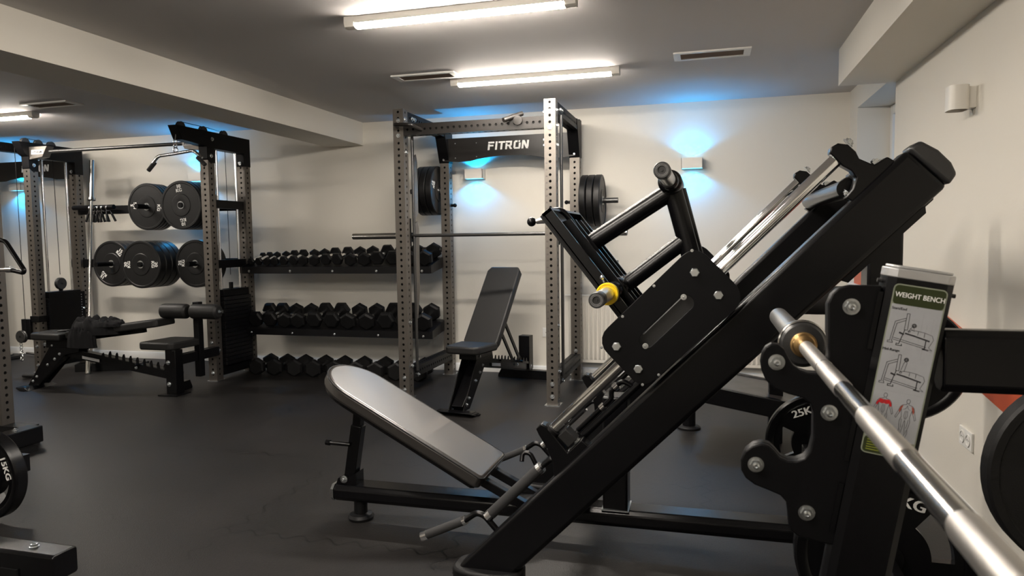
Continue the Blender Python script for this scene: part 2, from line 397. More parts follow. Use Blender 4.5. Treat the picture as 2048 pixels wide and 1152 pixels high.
def ceiling_vent(x0, x1, y0, y1, label):
    t = thing('ceiling_vent', label, 'ceiling vent', ((x0+x1)/2, (y0+y1)/2, CZ), 'air vents in the ceiling')
    e = .030; z0 = CZ - .010
    f = MB().box(x0, x1, y0, y0 + e, z0, CZ).box(x0, x1, y1 - e, y1, z0, CZ).box(x0, x0 + e*1.4, y0 + e, y1 - e, z0, CZ).box(x1 - e*1.4, x1, y0 + e, y1 - e, z0, CZ)
    part('frame', f, 'white', t, bev=.001)
    part('backing', MB().box(x0 + e, x1 - e, y0 + e, y1 - e, CZ - .0015, CZ), 'vent', t)
    s = MB()
    for i in range(5):
        yy = y0 + e + (y1 - y0 - 2*e)*(i + .5)/5
        s.beam((x0 + e, yy, CZ - .004), (x1 - e, yy, CZ - .004), .012, .002, hint=(0, .5, 1))
    part('slats', s, 'vent', t)
ceiling_vent(-2.13, -1.665, 4.58, 4.755, 'narrow white ceiling vent left of the lamp over the rack')
ceiling_vent(-.213, .252, 4.585, 4.78, 'narrow white ceiling vent near the right wall')
ceiling_vent(-5.37, -4.90, 4.515, 4.69, 'narrow white ceiling vent beyond the ceiling beam, over the plate rack')
def wall_lamp(x, z, label, w_=.175, lit=True):
    t = thing('wall_lamp', label, 'wall lamp', (x, BY, z), 'up and down lamps on the back wall')
    h = .088; y0 = BY - .105
    b = MB()
    for a in (-1, 1):
        b.box(x + a*w_/2 - (.004 if a > 0 else 0), x + a*w_/2 + (.004 if a < 0 else 0), y0, BY - .02, z - h/2, z + h/2)
    b.box(x - w_/2, x + w_/2, y0, y0 + .004, z - h/2, z + h/2).box(x - w_/2, x + w_/2, BY - .024, BY, z - h/2, z + h/2)
    b.box(x - w_/2 + .004, x + w_/2 - .004, y0 + .004, BY - .024, z - .012, z + .012)
    part('shell', b, 'whitemetal', t)
    for s in (-1, 1):
        part('lens', MB().box(x - w_/2 + .006, x + w_/2 - .006, y0 + .006, BY - .026, z + s*.036, z + s*.040), 'blueglass', t, 'glowing blue lens')
        ld = bpy.data.lights.new('blue_spot', 'SPOT'); ld.energy = BLUE_W; ld.color = (.0, .40, 1.0); ld.spot_size = math.radians(138); ld.spot_blend = .35; ld.shadow_soft_size = .02
        lo = bpy.data.objects.new('blue_spot', ld); COL.objects.link(lo); lo.parent = t
        lo.location = (0, -.055, s*.046); lo.rotation_euler = (0 if s < 0 else PI, 0, 0)
wall_lamp(-.13, 1.868, 'white box wall lamp with blue light, right of the power rack')
wall_lamp(-2.075, 1.85, 'white box wall lamp with blue light, seen through the power rack')
wall_lamp(-5.10, 1.93, 'white box wall lamp with blue light, behind the bumper plate rack')
wall_lamp(-7.50, 1.91, 'white box wall lamp with blue light, at the far left edge')
# unlit rounded lamp on the right wall
LY, LZ = 3.50, 1.828
t = thing('wall_lamp', 'unlit white rounded wall lamp on the right wall', 'wall lamp', (RWX, LY, LZ))
part('back_plate', MB().box(RWX - .03, RWX, LY - .03, LY + .04, LZ - .045, LZ + .045), 'whitemetal', t, bev=.002)
o_, i_ = [], []
for k in range(28):
    a = 2*PI*k/28; cx_ = math.copysign(abs(math.cos(a))**.5, math.cos(a)); sy_ = math.copysign(abs(math.sin(a))**.75, math.sin(a))
    o_.append((RWX - .066 + cx_*.040, LY + sy_*.052, LZ - .052)); i_.append((RWX - .066 + cx_*.036, LY + sy_*.047, LZ - .052))
part('shade', MB().ringplate(o_, i_, (0, 0, .104)), 'whitemetal', t)
part('diffuser', MB().prism([(p[0], p[1], LZ - .040) for p in i_], (0, 0, .080)), 'vent', t)

# radiator and sockets
t = thing('radiator', 'long cream panel radiator low on the back wall behind the leg press', 'radiator', (-.3, 6.24, .13))
b = MB(); n = 47; x0, x1 = -1.235, .62
b.box(x0, x1, 6.19, 6.25, .132, .728)
part('panel', b, 'whitemetal', t, bev=.006)
b = MB()
for i in range(n):
    xx = x0 + .03 + (x1 - x0 - .06)*(i + .5)/n
    b.prism([(xx - .013, 6.191, .16), (xx - .008, 6.183, .172), (xx + .008, 6.183, .172), (xx + .013, 6.191, .16), (xx + .013, 6.191, .70), (xx + .008, 6.183, .69), (xx - .008, 6.183, .69), (xx - .013, 6.191, .70)][:4], (0, 0, .53))
part('ribs', b, 'whitemetal', t)
part('top_grille', MB().box(x0, x1, 6.19, 6.255, .728, .738), 'whitemetal', t)
for xx in (-1.0, .4): part('bracket', MB().box(xx, xx + .03, 6.25, 6.285, .2, .6), 'whitemetal', t)
def socket(cx_, cy_, cz_, wd, nrm, label, n=1):
    t = thing('wall_socket', label, 'socket', (cx_, cy_, cz_))
    h = .082
    def B(mbb, u0, u1, z0, z1, d0, d1):
        if nrm == 'y': return mbb.box(cx_ + u0, cx_ + u1, BY - d1, BY - d0, cz_ + z0, cz_ + z1)
        return mbb.box(RWX - d1, RWX - d0, cy_ + u0, cy_ + u1, cz_ + z0, cz_ + z1)
    part('plate', B(MB(), -wd/2, wd/2, -h/2, h/2, 0, .010), 'white', t, bev=.002)
    for k in range(n):
        u = (k - (n-1)/2) * .071
        ctr = (cx_ + u, BY - .010, cz_) if nrm == 'y' else (RWX - .010, cy_ + u, cz_); ax = (0, -1, 0) if nrm == 'y' else (-1, 0, 0)
        part('outlet', MB().lathe(ctr, ax, [(.028, 0), (.028, .004), (.0215, .004), (.0205, .0005), (0, .0005)], 24), 'white', t)
        hh = MB()
        for s in (-1, 1):
            c2 = Vector(ctr) + (Vector((s*.0095, 0, 0)) if nrm == 'y' else Vector((0, s*.0095, 0)))
            hh.cyl(c2, c2 + Vector(ax)*.0012, .003, 8)
        part('holes', hh, 'darktext', t)
socket(-1.418, BY, .385, .082, 'y', 'single white socket on the back wall left of the radiator')
socket(RWX, 3.45, .35, .155, 'x', 'double white socket low on the right wall', 2)

# ------------------------------------------------------------------ plates and bars
def bumper(name, label, cat, group, kg, D=.45, T=.05, face=-1, spin=0.0, axis='y', grip=False, marks=3):
    """plate lying on the world origin, axis through the hole along y (or x)"""
    t = thing(name, label, cat, (0, 0, 0), group)
    ax = Vector((0, face, 0)) if axis == 'y' else Vector((face, 0, 0))
    R = D/2
    if not grip:
        prof = [(.026, -T/2), (.052, -T/2 + .002), (.10, -T/2 + .006), (R - .035, -T/2 + .006), (R - .030, -T/2), (R - .006, -T/2), (R, -T/2 + .006), (R, T/2 - .006), (R - .006, T/2), (R - .022, T/2), (R - .026, T/2 - .004), (.105, T/2 - .004), (.100, T/2), (.052, T/2 + .001), (.045, T/2), (.026, T/2), (.026, -T/2)]
        part('disc', MB().lathe((0, 0, 0), ax, prof, 56), 'bumper', t)
    else:
        # iron plate with a fat rounded rim and three hand openings
        prof = [(R - .034, -T/2 + .006), (R - .024, -T/2), (R - .006, -T/2), (R, -T/2 + .008), (R, T/2 - .008), (R - .006, T/2), (R - .024, T/2), (R - .034, T/2 - .006), (R - .034, -T/2 + .006)]
        part('rim', MB().lathe((0, 0, 0), ax, prof, 56), 'satin', t)
        x, y, d = basis(ax); mbp = MB(); r0, r1 = .032, R - .030; NA = 72
        bm = mbp.bm
        for sgn in (-1, 1):
            rows = []
            for j in range(7):
                rr = r0 + (r1 - r0)*j/6
                rows.append([bm.verts.new((x*math.cos(2*PI*i/NA) + y*math.sin(2*PI*i/NA))*rr + d*sgn*(T/2 - .008)) for i in range(NA)])
            for j in range(6):
                for i in range(NA):
                    k = (i + int(spin/(2*PI)*NA)) % (NA//3)
                    if 3 <= k <= 12 and 3 <= j <= 4: continue
                    bm.faces.new((rows[j][i], rows[j][(i+1) % NA], rows[j+1][(i+1) % NA], rows[j+1][i]))
        part('web', mbp, 'satin', t)
        # walls of the openings
        for q in range(3):
            mbw = MB()
            for (i0, i1, ja, jb) in ((3, 13, 3, 5),):
                ra = r0 + (r1 - r0)*ja/6; rb = r0 + (r1 - r0)*jb/6
                off = -int(spin/(2*PI)*NA) + q*(NA//3)
                pa = [(x*math.cos(2*PI*(off+i)/NA) + y*math.sin(2*PI*(off+i)/NA))*ra for i in range(i0, i1+1)]
                pb = [(x*math.cos(2*PI*(off+i)/NA) + y*math.sin(2*PI*(off+i)/NA))*rb for i in range(i1, i0-1, -1)]
                loop = pa + pb; nn = len(loop)
                for i in range(nn):
                    a, bb = loop[i], loop[(i+1) % nn]
                    mbw.bm.faces.new([mbw.bm.verts.new(v) for v in (a - d*(T/2-.008), bb - d*(T/2-.008), bb + d*(T/2-.008), a + d*(T/2-.008))])
            part('grip_opening', mbw, 'satin', t)
    part('hub', MB().lathe((0, 0, 0), ax, [(.0255, -T/2), (.0255, T/2 + .003), (.036 if not grip else .045, T/2 + .003), (.037 if not grip else .047, T/2), (.0375, -T/2)], 32), 'zinc' if not grip else 'satin', t, 'steel centre ring' if not grip else None)
    if kg:
        right = Vector((1, 0, 0)) if axis == 'y' else Vector((0, -1, 0))
        right = right if face < 0 else -right
        for s in ((0, PI) if not grip else (0, 2*PI/3, 4*PI/3)[:marks]):
            a = spin + s; tm = MB()
            rad = (right*math.sin(a) + Vector((0, 0, 1))*math.cos(a)); tan = right*math.cos(a) - Vector((0, 0, 1))*math.sin(a)
            zf = ax*(T/2 - .0035) if not grip else ax*(T/2 - .0075)
            if not grip:
                add_text(tm, kg, rad*(R - .052) + zf, tan, rad, .045, .03, bold=.0018, sx=1.05)
                add_text(tm, 'KG', rad*(R - .089) + zf, tan, rad, .045, .03, bold=.0018, sx=1.05)
            else: add_text(tm, kg + 'KG', rad*(R - .062) + zf, tan, rad, .042, .03, bold=.0015, sx=1.1)
            part('weight_marking', tm, 'text', t, 'white weight marking')
    return t

ORD = ['first', 'second', 'third', 'fourth', 'fifth', 'sixth', 'seventh', 'eighth', 'ninth', 'tenth', 'eleventh', 'twelfth', 'thirteenth', 'fourteenth', 'fifteenth', 'sixteenth']

# ------------------------------------------------------------------ power rack
XR, XL = -1.108, -2.302; YF, YB = 5.11, 6.093
rack = thing('power_rack', 'steel power rack with perforated uprights and a black FITRON header', 'power rack', (-1.7, 5.6, 0))
PT = perf(MB(), (0, 0, 0), (0, 0, 2.252), hint=(0, 1, 0), first=.02)
for (xx, yy) in ((XL, YF), (XR, YF), (XL, YB), (XR, YB)):
    u = perf(MB(), (xx, yy, .006), (xx, yy, 2.258), hint=(0, 1, 0), first=.02)
    up = part('upright', u, 'steel', rack)
    part('foot_plate', MB().box(xx - .058, xx + .058, yy - .058, yy + .058, 0, .006), 'zinc', up)
# hole numbers on the right front upright
nm = MB()
for k in range(1, 33):
    z = .026 + HP*(k + 5) + .012
    add_text(nm, str(k), (XR - .027, YF - UW/2 - .0004, z), (1, 0, 0), (0, 0, 1), .016, .01)
part('hole_numbers', nm, 'darktext', rack)
part('front_crossbeam', perf(MB(), (XL + .0425, YF, 2.096), (XR - .0425, YF, 2.096), hint=(0, 0, 1)), 'header', rack, 'black perforated crossbeam')
for xx in (XL, XR):
    part('side_beam', perf(MB(), (xx, YF + .043, 2.205), (xx, YB - .043, 2.205), hint=(0, 0, 1)), 'black', rack)
    part('lower_side_beam', perf(MB(), (xx, YF + .043, .19), (xx, YB - .043, .19), hint=(0, 0, 1)), 'black', rack)
    part('corner_sleeve', MB().box(xx - .047, xx + .047, YB - .047, YB + .047, 1.94, 2.262).prism([(xx - .047, YB - .047, 1.94), (xx - .047, YB - .047, 2.25), (xx - .047, YB - .17, 2.25)], (.094, 0, 0)), 'black', rack)
    part('guide_rod', MB().cyl((xx + (.052 if xx == XL else .055), YF + .10, .2), (xx + (.052 if xx == XL else .055), YF + .10, 2.16), .012, 14), 'barblack', rack)
# header plate, arched below, with the lettering
pts = [(-2.345, 0, 2.155), (-2.345, 0, 2.06), (-2.31, 0, 1.955), (-2.16, 0, 1.945)]
for i in range(13):
    u = i/12; pts.append((-2.05 + u*.70, 0, 1.945 + .04*math.sin(PI*min(1, max(0, u)))**.7 if 0 < u < 1 else 1.947))
pts += [(-1.20, 0, 1.945), (-1.10, 0, 1.955), (-1.065, 0, 2.06), (-1.065, 0, 2.155)]
hd = part('header_plate', MB().prism([(p[0], YB - .056, p[2]) for p in pts], (0, .008, 0)), 'header', rack, 'black header plate with white FITRON lettering')
def logo(x0, z0, wd, h, y, slant=.12):
    """squared stencil lettering F I T R O N"""
    b = MB(); u = wd/24.0; s = h/5.0; cnt = [0]
    def q(x, z, ww, hh):
        cnt[0] += 1
        P = [(x, z), (x + ww, z), (x + ww, z + hh), (x, z + hh)]
        b.prism([(x0 + a*u + (bz*s)*slant, y, z0 + bz*s) for a, bz in P], (0, -.002 - (cnt[0] % 5)*.00025, 0))
    q(0, 0, 1.1, 3.6); q(0, 4, 3.6, 1); q(1.1, 2.1, 2.1, 1)                     # F
    q(4.4, 0, 1.1, 5)                                                           # I
    q(6.1, 4, 3.9, 1); q(7.5, 0, 1.1, 4)                                        # T
    q(10.4, 0, 1.1, 3.6); q(10.4, 4, 3.7, 1); q(13, 2.2, 1.1, 1.8); q(11.5, 1.9, 2.2, .8)   # R
    b.prism([(x0 + a*u + (bz*s)*slant, y, z0 + bz*s) for a, bz in ((12.2, 1.9), (13.4, 1.9), (14.6, 0), (13.3, 0))], (0, -.0034, 0))
    q(15.2, .6, 1.1, 3.8); q(15.7, 4, 1.6, 1); q(15.7, 0, 3.4, 1); q(18.2, .6, 1.1, 3.0); q(17.9, 4, .9, 1)      # O, cut open
    q(20, 0, 1.1, 4.4)
    b.prism([(x0 + a*u + (bz*s)*slant, y, z0 + bz*s) for a, bz in ((20, 5), (21.4, 5), (24, .0), (22.7, 0))], (0, -.0034, 0))
    q(22.9, .8, 1.1, 4.2)                                                       # N
    return b
part('lettering', logo(-1.885, 2.037, .372, .072, YB - .0565), 'text', hd, 'white FITRON lettering')
bolts = []
for xx in (XL, XR):
    for z in (2.17, 2.055): bolts.append(((xx, YF - UW/2, z), (0, -1, 0)))
    for z in (.165, .07): bolts.append(((xx, YF - UW/2, z), (0, -1, 0)))
    bolts.append(((xx, YB - .048, 1.972), (0, -1, 0))); bolts.append(((xx, YB - UW/2, .26), (0, -1, 0)))
    for yy, z in ((YF - .01, 2.18), (YF + .13, 2.205), (YF + .18, 2.205), (YF, 2.07), (YF, .6), (YF, 1.93), (YF + .14, .16), (YF + .02, .25)): bolts.append(((xx + UW/2, yy, z), (1, 0, 0)))
for z in (2.17, 2.10, 1.97, 1.93): bolts.append(((XR - UW/2, YF - .005, z), (-1, 0, 0)))
for p, a in bolts: bolt(rack, p, a, .0125)
for xx, zz in ((-2.19, 2.11), (-2.19, 1.98), (-1.99, 2.105), (-1.99, 1.985), (-1.30, 2.11), (-1.30, 1.99)): bolt(rack, (xx, YB - .056, zz), (0, -1, 0), .004, 'screw')
part('dip_grip', MB().tube([(XL, YF - .045, 2.12), (XL + .02, YF - .16, 2.12), (XL + .16, YF - .18, 2.11), (XL + .19, YF - .04, 2.09)], .014, 12), 'header', rack)
part('pull_up_grip', MB().cyl((-1.44, YF - .10, 2.115), (-1.33, YF + .02, 2.175), .018, 16), 'header', rack)
part('grip_bracket', MB().lathe((-1.345, YF - .046, 2.115), (0, -1, 0), [(0, 0), (.034, 0), (.034, .012), (.02, .014), (0, .014)], 20), 'header', rack)
# hooks that carry the barbell, folded safeties
for xx, s in ((XL, 1), (XR, -1)):
    part('barbell_hook', MB().box(xx - .05, xx + .05, YF + .043, YF + .052, 1.20, 1.42).box(xx - .03, xx + .03, YF + .05, YF + .155, 1.235, 1.262).box(xx - .03, xx + .03, YF + .145, YF + .155, 1.262, 1.31), 'black', rack)
part('safety_strap', MB().prism([(XL + .05, YF + .15, 1.93), (XL + .05, YF + .17, 1.87), (XL + .05, YF + .17, 1.47), (XL + .05, YF + .12, 1.42), (XL + .05, YF + .10, 1.42), (XL + .05, YF + .10, 1.90)], (.012, 0, 0)), 'steel', rack, 'blue-grey steel side plate', bev=.002)
part('safety_strap', MB().prism([(XL + .05, YF + .15, 1.40), (XL + .05, YF + .18, 1.34), (XL + .05, YF + .17, .85), (XL + .05, YF + .12, .62), (XL + .05, YF + .10, .62), (XL + .05, YF + .10, 1.38)], (.012, 0, 0)), 'steel', rack, bev=.002)
# storage pegs on the rear uprights
for z in (1.565, 1.03):
    part('storage_peg', MB().cyl((XR + .0425, 6.06, z), (-.735, 6.06, z), .0235, 20), 'barblack', rack)
    part('storage_peg', MB().cyl((XL - .0425, 6.06, z + .13), (-2.64, 6.06, z + .13), .0235, 20), 'barblack', rack)
for xx in (XR - .045, XL + .045):
    sg = -1 if xx < -1.5 + .39 and xx > -1.5 else 1
    part('peg_pin', MB().cyl((xx, 6.09, 1.56), (xx + (.03 if xx < -2 else -.03), 6.09, 1.56), .014, 10).ball((xx + (.035 if xx < -2 else -.035), 6.09, 1.56), .018), 'black', rack)

# plates on the rack pegs
pr = bumper('bumper_plate', '', 'weight plate', 'bumper plates on the right side of the power rack', None, D=.445, T=.055, face=1, axis='x')
xs = [-.893, -.953, -1.013]; nmz = ['outermost', 'middle', 'innermost']
for i in range(3):
    o = pr if i == 0 else copy_tree(pr)
    o.location = (xs[i], 6.06, 1.565); o['label'] = '%s of three black bumper plates on the right side of the power rack' % nmz[i]
pl = bumper('bumper_plate', '', 'weight plate', 'bumper plates on the left side of the power rack', '15', D=.445, T=.055, face=1, axis='x', spin=PI/2 + .35)
for i, xx in enumerate((-2.385, -2.445, -2.505)):
    o = pl if i == 0 else copy_tree(pl)
    o.location = (xx, 6.06, 1.695); o['label'] = '%s of three black bumper plates on the left side of the power rack' % ['innermost', 'middle', 'outermost'][i]

def barbell(name, label, p0, p1, sleeve, ms='bar', mshaft='bar', rs=.0245, rf=.0135, flange=.038, group=None):
    p0, p1 = Vector(p0), Vector(p1); d = (p1 - p0).normalized(); L = (p1 - p0).length
    t = thing(name, label, 'barbell', (p0 + p1)/2, group)
    part('shaft', MB().cyl(p0 + d*sleeve, p1 - d*sleeve, rf, 24), mshaft, t)
    for a, dd in ((p0, d), (p1, -d)):
        part('sleeve', MB().lathe(a, dd, [(0, .003), (rs*.7, .003), (rs*.75, 0), (rs - .003, 0), (rs, .003), (rs, sleeve - .03), (rs, sleeve - .028), (flange, sleeve - .024), (flange, sleeve - .004), (flange*.85, sleeve), (rf, sleeve + .002)], 36), ms, t)
    return t
barbell('barbell', 'long barbell with a dark shaft lying across the power rack', (-2.79, YF + .10, 1.285), (-.565, YF + .10, 1.285), .415, 'bar', 'barblack')

# ------------------------------------------------------------------ dumbbells and their shelves
sh = thing('dumbbell_rack', 'two tier black dumbbell shelf between the cable station and the power rack', 'dumbbell rack', (-3.3, 5.9, .4))
XA, XB = -4.255, -2.345
for z, nmz_ in ((.985, 'upper'), (.405, 'lower')):
    f = MB().beam((XA, 5.76, z), (XB, 5.76, z), .012, .062, hint=(0, 0, 1)).beam((XA, 5.79, z - .028), (XB, 5.79, z - .028), .055, .006, hint=(0, 0, 1))
    part('front_rail', f, 'shelf', sh)
    part('tray', MB().prism([(XA, 5.765, z + .02), (XA, 6.10, z + .10), (XA, 6.10, z + .106), (XA, 5.765, z + .026)], (XB - XA, 0, 0)), 'shelf', sh)
    part('rear_rail', MB().beam((XA, 6.1, z + .07), (XB, 6.1, z + .07), .01, .07, hint=(0, 0, 1)), 'shelf', sh)
    for xx in (XA - .01, XB + .0):
        part('end_bracket', MB().prism([(xx, 5.755, z - .03), (xx, 6.11, z + .02), (xx, 6.11, z + .12), (xx, 5.755, z + .04)], (.012, 0, 0)), 'shelf', sh)
    for xx in (-4.18, -3.74, -3.30, -2.86, -2.42): bolt(sh, (xx, 5.753, z - .008), (0, -1, 0), .008)
def dumbbell(r, ln, label, group):
    """hex dumbbell, axis along y, centre at the origin"""
    t = thing('dumbbell', label, 'dumbbell', (0, 0, 0), group)
    for s in (-1, 1):
        b = MB(); cr = r*.16; y0 = s*(ln/2 - .0); y1 = s*(ln/2 - r*.86)
        for yy0, yy1, ra, rb in ((y0, y0 - s*cr, r*.80, r), (y0 - s*cr, y1 + s*cr, r, r), (y1 + s*cr, y1, r, r*.84)):
            b.cyl((0, yy0, 0), (0, yy1, 0), ra, 6, r1=rb)
        part('head', b, 'rubber', t, angle=20)
    part('handle', MB().lathe((0, -(ln/2 - r*.84), 0), (0, 1, 0), [(.0135, 0), (.015, .006), (.0175, (ln/2 - r*.84)), (.015, ln - 1.68*r - .006), (.0135, ln - 1.68*r)], 18), 'chrome', t, 'chrome handle')
    return t
def row(xs, radii, y, z, tilt, what, group, floorz=None):
    for i, (x, r) in enumerate(zip(xs, radii)):
        ln = .175 + r*1.95
        o = dumbbell(r, ln, '%s hex dumbbell from the left %s' % (ORD[i], what), group)
        rr = (i*37 % 3 - 1)
        spin = (0, PI/6)[(i*5 // 2) % 2] if floorz is None else PI/6
        for ch in kids(o): 
            if ch.name.startswith('head'): ch.rotation_euler = (0, spin, 0)
        hh = r*(.866 if spin > .1 else 1.0)
        o.rotation_euler = (tilt, 0, .10 + rr*.04 if floorz is None else .16 + rr*.04)
        o.location = (x, y, (z + hh) if floorz is None else floorz + hh)
tr_ = [.036 + .0026*i for i in range(16)]; topx = [0.0]
for i in range(15): topx.append(topx[-1] + tr_[i] + tr_[i+1])
topx = [-4.215 + x*(4.215 - 2.42)/topx[-1] for x in topx]
row(topx, [.036 + .0026*i for i in range(16)], 5.935, 1.054, math.radians(13.4), 'on the upper shelf', 'hex dumbbells on the upper shelf')
row([-4.17, -4.02, -3.865, -3.71, -3.545, -3.37, -3.19, -3.005, -2.82, -2.635, -2.45], [.076 + .0010*i for i in range(11)], 5.935, .474, math.radians(13.4), 'on the lower shelf', 'hex dumbbells on the lower shelf')
row([-4.13, -3.94, -3.732, -3.524, -3.315, -3.103, -2.895, -2.695, -2.49], [.083 + .0008*i for i in range(9)], 5.86, 0, 0, 'on the floor under the shelves', 'hex dumbbells on the floor under the shelf', floorz=0)

# ------------------------------------------------------------------ cable station
XC, XD = -4.300, -6.315; CF, CB = 5.383, 5.893
cs = thing('cable_station', 'steel twin tower cable station with weight stacks, pull-down boom and leg rollers', 'cable machine', (-5.3, 5.6, 0))
for (xx, yy) in ((XC, CF), (XC, CB), (XD, CF), (XD, CB)):
    u = perf(MB(), (xx, yy, .006), (xx, yy, 2.15), hint=(0, 1, 0), first=.03)
    up = part('upright', u, 'steel', cs)
    part('foot_plate', MB().box(xx - .058, xx + .058, yy - .058, yy + .058, 0, .006), 'zinc', up)
for xx in (XC, XD):
    y0 = 4.97 if xx == XC else 5.24
    part('boom', MB().prism([(xx - .045, y0, 2.235), (xx - .045, y0 + .06, 2.12), (xx - .045, CF - .05, 2.10), (xx - .045, CF - .05, 1.99), (xx - .045, CF - .02, 1.96), (xx - .045, CF + .05, 1.96), (xx - .045, CF + .05, 2.09), (xx - .045, CB - .05, 2.09), (xx - .045, CB - .05, 1.97), (xx - .045, CB + .05, 1.97), (xx - .045, CB + .05, 2.235)], (.09, 0, 0)), 'black', cs, bev=.003)
    for yy in (y0 + .10, y0 + .10 + (5.62 - y0 - .10)/2, 5.62):
        part('pulley', MB().lathe((xx - .016, yy, 2.232), (1, 0, 0), [(.008, 0), (.042, 0), (.046, .004), (.040, .016), (.046, .028), (.042, .032), (.008, .032)], 28), 'plastic', cs)
    part('cable', MB().tube([(xx, y0 + .10, 2.275), (xx, 5.42, 2.272), (xx, 5.63, 2.26), (xx, 5.64, .95)], .003, 6, 0), 'rubber', cs)
    for yy in (CF + .12, CB - .12):
        part('guide_rod', MB().cyl((xx, yy, .12), (xx, yy, 2.09), .0125, 14), 'chrome', cs)
    top = .75 if xx == XC else .73
    for i in range(17 if xx == XC else 16):
        z = .13 + i*.037
        part('stack_plate', MB().box(xx - .075, xx + .075, CF + .06, CB - .06, z, z + .034), 'shelf', cs, bev=.003)
    part('stack_head', MB().box(xx - .06, xx + .06, CF + .075, CB - .075, z + .037, z + .10).box(xx - .014, xx + .014, 5.625, 5.655, z + .1, z + .16), 'black', cs, bev=.004)
    part('base_beam', MB().box(xx - .04, xx + .04, CF + .043, CB - .043, .04, .12), 'black', cs, bev=.003)
    for z in (.075, .26, .35): bolt(cs, (xx, CF - UW/2, z), (0, -1, 0), .0125)
    bolt(cs, (xx, CB - .052, 2.0), (0, -1, 0), .0125)
    bolt(cs, (xx + .0455, CF, 2.02), (1, 0, 0), .0125); bolt(cs, (xx + .0455, CF + .02, 2.17), (1, 0, 0), .0125); bolt(cs, (xx + UW/2, CF, .28), (1, 0, 0), .0125)
# left tower selector shroud, holes and pulley carriage
part('stack_shroud', MB().box(XD + .078, XD + .082, CF + .05, CB - .05, .36, .77), 'black', cs)
sl = MB()
for i in range(14): sl.cyl((XD + .082, 5.80, .40 + i*.026), (XD + .0835, 5.80, .40 + i*.026), .005, 8)
part('selector_holes', sl, 'greytext', cs)
part('selector_pin', MB().cyl((XD + .082, 5.78, .60), (XD + .12, 5.78, .60), .008, 10).ball((XD + .125, 5.78, .60), .012), 'chrome', cs)
part('pulley', MB().lathe((XD - .018, 5.64, .86), (1, 0, 0), [(.008, 0), (.055, 0), (.06, .005), (.052, .018), (.06, .031), (.055, .036), (.008, .036)], 28), 'plastic', cs)
# pull-up bar with its two end brackets
part('pull_up_bar', MB().cyl((XD + .25, CF, 2.142), (XC - .2, CF, 2.142), .0165, 18), 'barblack', cs)
for s, xx in ((1, XD), (-1, XC)):
    br = part('bar_bracket', MB().prism([(xx + s*.043, CF - .04, 2.19), (xx + s*.26, CF - .04, 2.19), (xx + s*.20, CF - .04, 2.09), (xx + s*.043, CF - .04, 2.07)], (0, .08, 0)), 'steel', cs, bev=.003)
    lg = logo(xx + s*.145 - .055, 2.126, .11, .022, CF - .0425)
    part('name_badge', MB().prism([(xx + s*.145 - .075, CF - .0405, 2.118), (xx + s*.145 + .07, CF - .0405, 2.118), (xx + s*.145 + .075, CF - .0405, 2.158), (xx + s*.145 - .07, CF - .0405, 2.158)], (0, -.0015, 0)), 'text', br, 'light badge with small dark lettering')
    part('badge_lettering', lg, 'darktext', br)
# plate storage beams with pegs
pegs = {'ul': (-5.205, 1.605), 'ur': (-4.675, 1.60), 'll': (-5.63, 1.058), 'lm': (-5.14, 1.055), 'lr': (-4.655, 1.055)}
for z in (1.60, 1.055):
    part('storage_beam', MB().beam((XD + .043, CB + .005, z), (XC - .043, CB + .005, z), .04, .085, hint=(0, 0, 1)), 'black', cs, bev=.004)
    part('storage_beam', MB().beam((XC + .0, CF + .043, z), (XC, CB - .043, z), .04, .075, hint=(0, 0, 1)), 'black', cs)
pegend = {'ul': 5.50, 'ur': 5.455, 'll': 5.42, 'lm': 5.43, 'lr': 5.50}
for kx, (px_, pz_) in pegs.items():
    part('storage_peg', MB().cyl((px_, CB - .01, pz_), (px_, pegend[kx], pz_), .0235, 20), 'black', cs)
part('collar_peg', MB().cyl((XD + .045, 5.80, 1.625), (-5.76, 5.80, 1.625), .0235, 16), 'black', cs)
# lat seat and rollers
seat = MB().prism([(x, y, .372) for x, y in ((-4.56, 4.78), (-4.53, 4.75), (-4.25, 4.75), (-4.22, 4.78), (-4.20, 5.10), (-4.23, 5.13), (-4.50, 5.13), (-4.53, 5.10))], (0, 0, .062))
part('seat_pad', seat, 'padnew', cs, bev=.014)
part('front_post', MB().box(-4.305, -4.205, 4.775, 4.865, .006, .372), 'satin', cs, bev=.004)
part('foot_plate', MB().box(-4.345, -4.165, 4.72, 4.89, 0, .008), 'black', cs)
part('seat_beam', MB().box(-4.30, -4.22, 4.86, CF - .043, .24, .32), 'black', cs, bev=.004)
part('roller_post', MB().box(-4.255, -4.20, 5.06, 5.12, .10, .745), 'black', cs, bev=.004)
part('roller_axle', MB().cyl((-4.50, 5.03, .672), (-3.93, 5.03, .672), .014, 12), 'zinc', cs)
for a, b_ in ((-4.51, -4.25), (-4.21, -3.94)):
    part('leg_roller', MB().lathe((a, 5.0, .672), (1, 0, 0), [(0, .0), (.045, 0), (.062, .014), (.064, .03), (.064, b_ - a - .03), (.062, b_ - a - .014), (.045, b_ - a), (0, b_ - a)], 32), 'padnew', cs)
for z in (.27, .09): bolt(cs, (-4.275, 4.774, z), (0, -1, 0), .0135)
bolt(cs, (-3.938, 5.0, .672), (1, 0, 0), .012)
# low carriage with round pulley on the left tower
part('low_carriage', MB().box(XD - .055, XD + .055, CF - .055, CF + .055, .50, .56), 'black', cs, bev=.004)
part('pulley_arm', MB().box(XD - .15, XD - .04, CF - .07, CF - .04, .33, .53), 'black', cs, bev=.004)
part('pulley', MB().lathe((XD - .14, CF - .10, .36), (0, 1, 0), [(.008, 0), (.055, 0), (.062, .006), (.054, .02), (.062, .034), (.055, .04), (.008, .04)], 28), 'plastic', cs)
part('cable', MB().cyl((XD - .085, CF - .08, .40), (XD - .085, CF - .08, 2.2), .003, 6), 'rubber', cs)

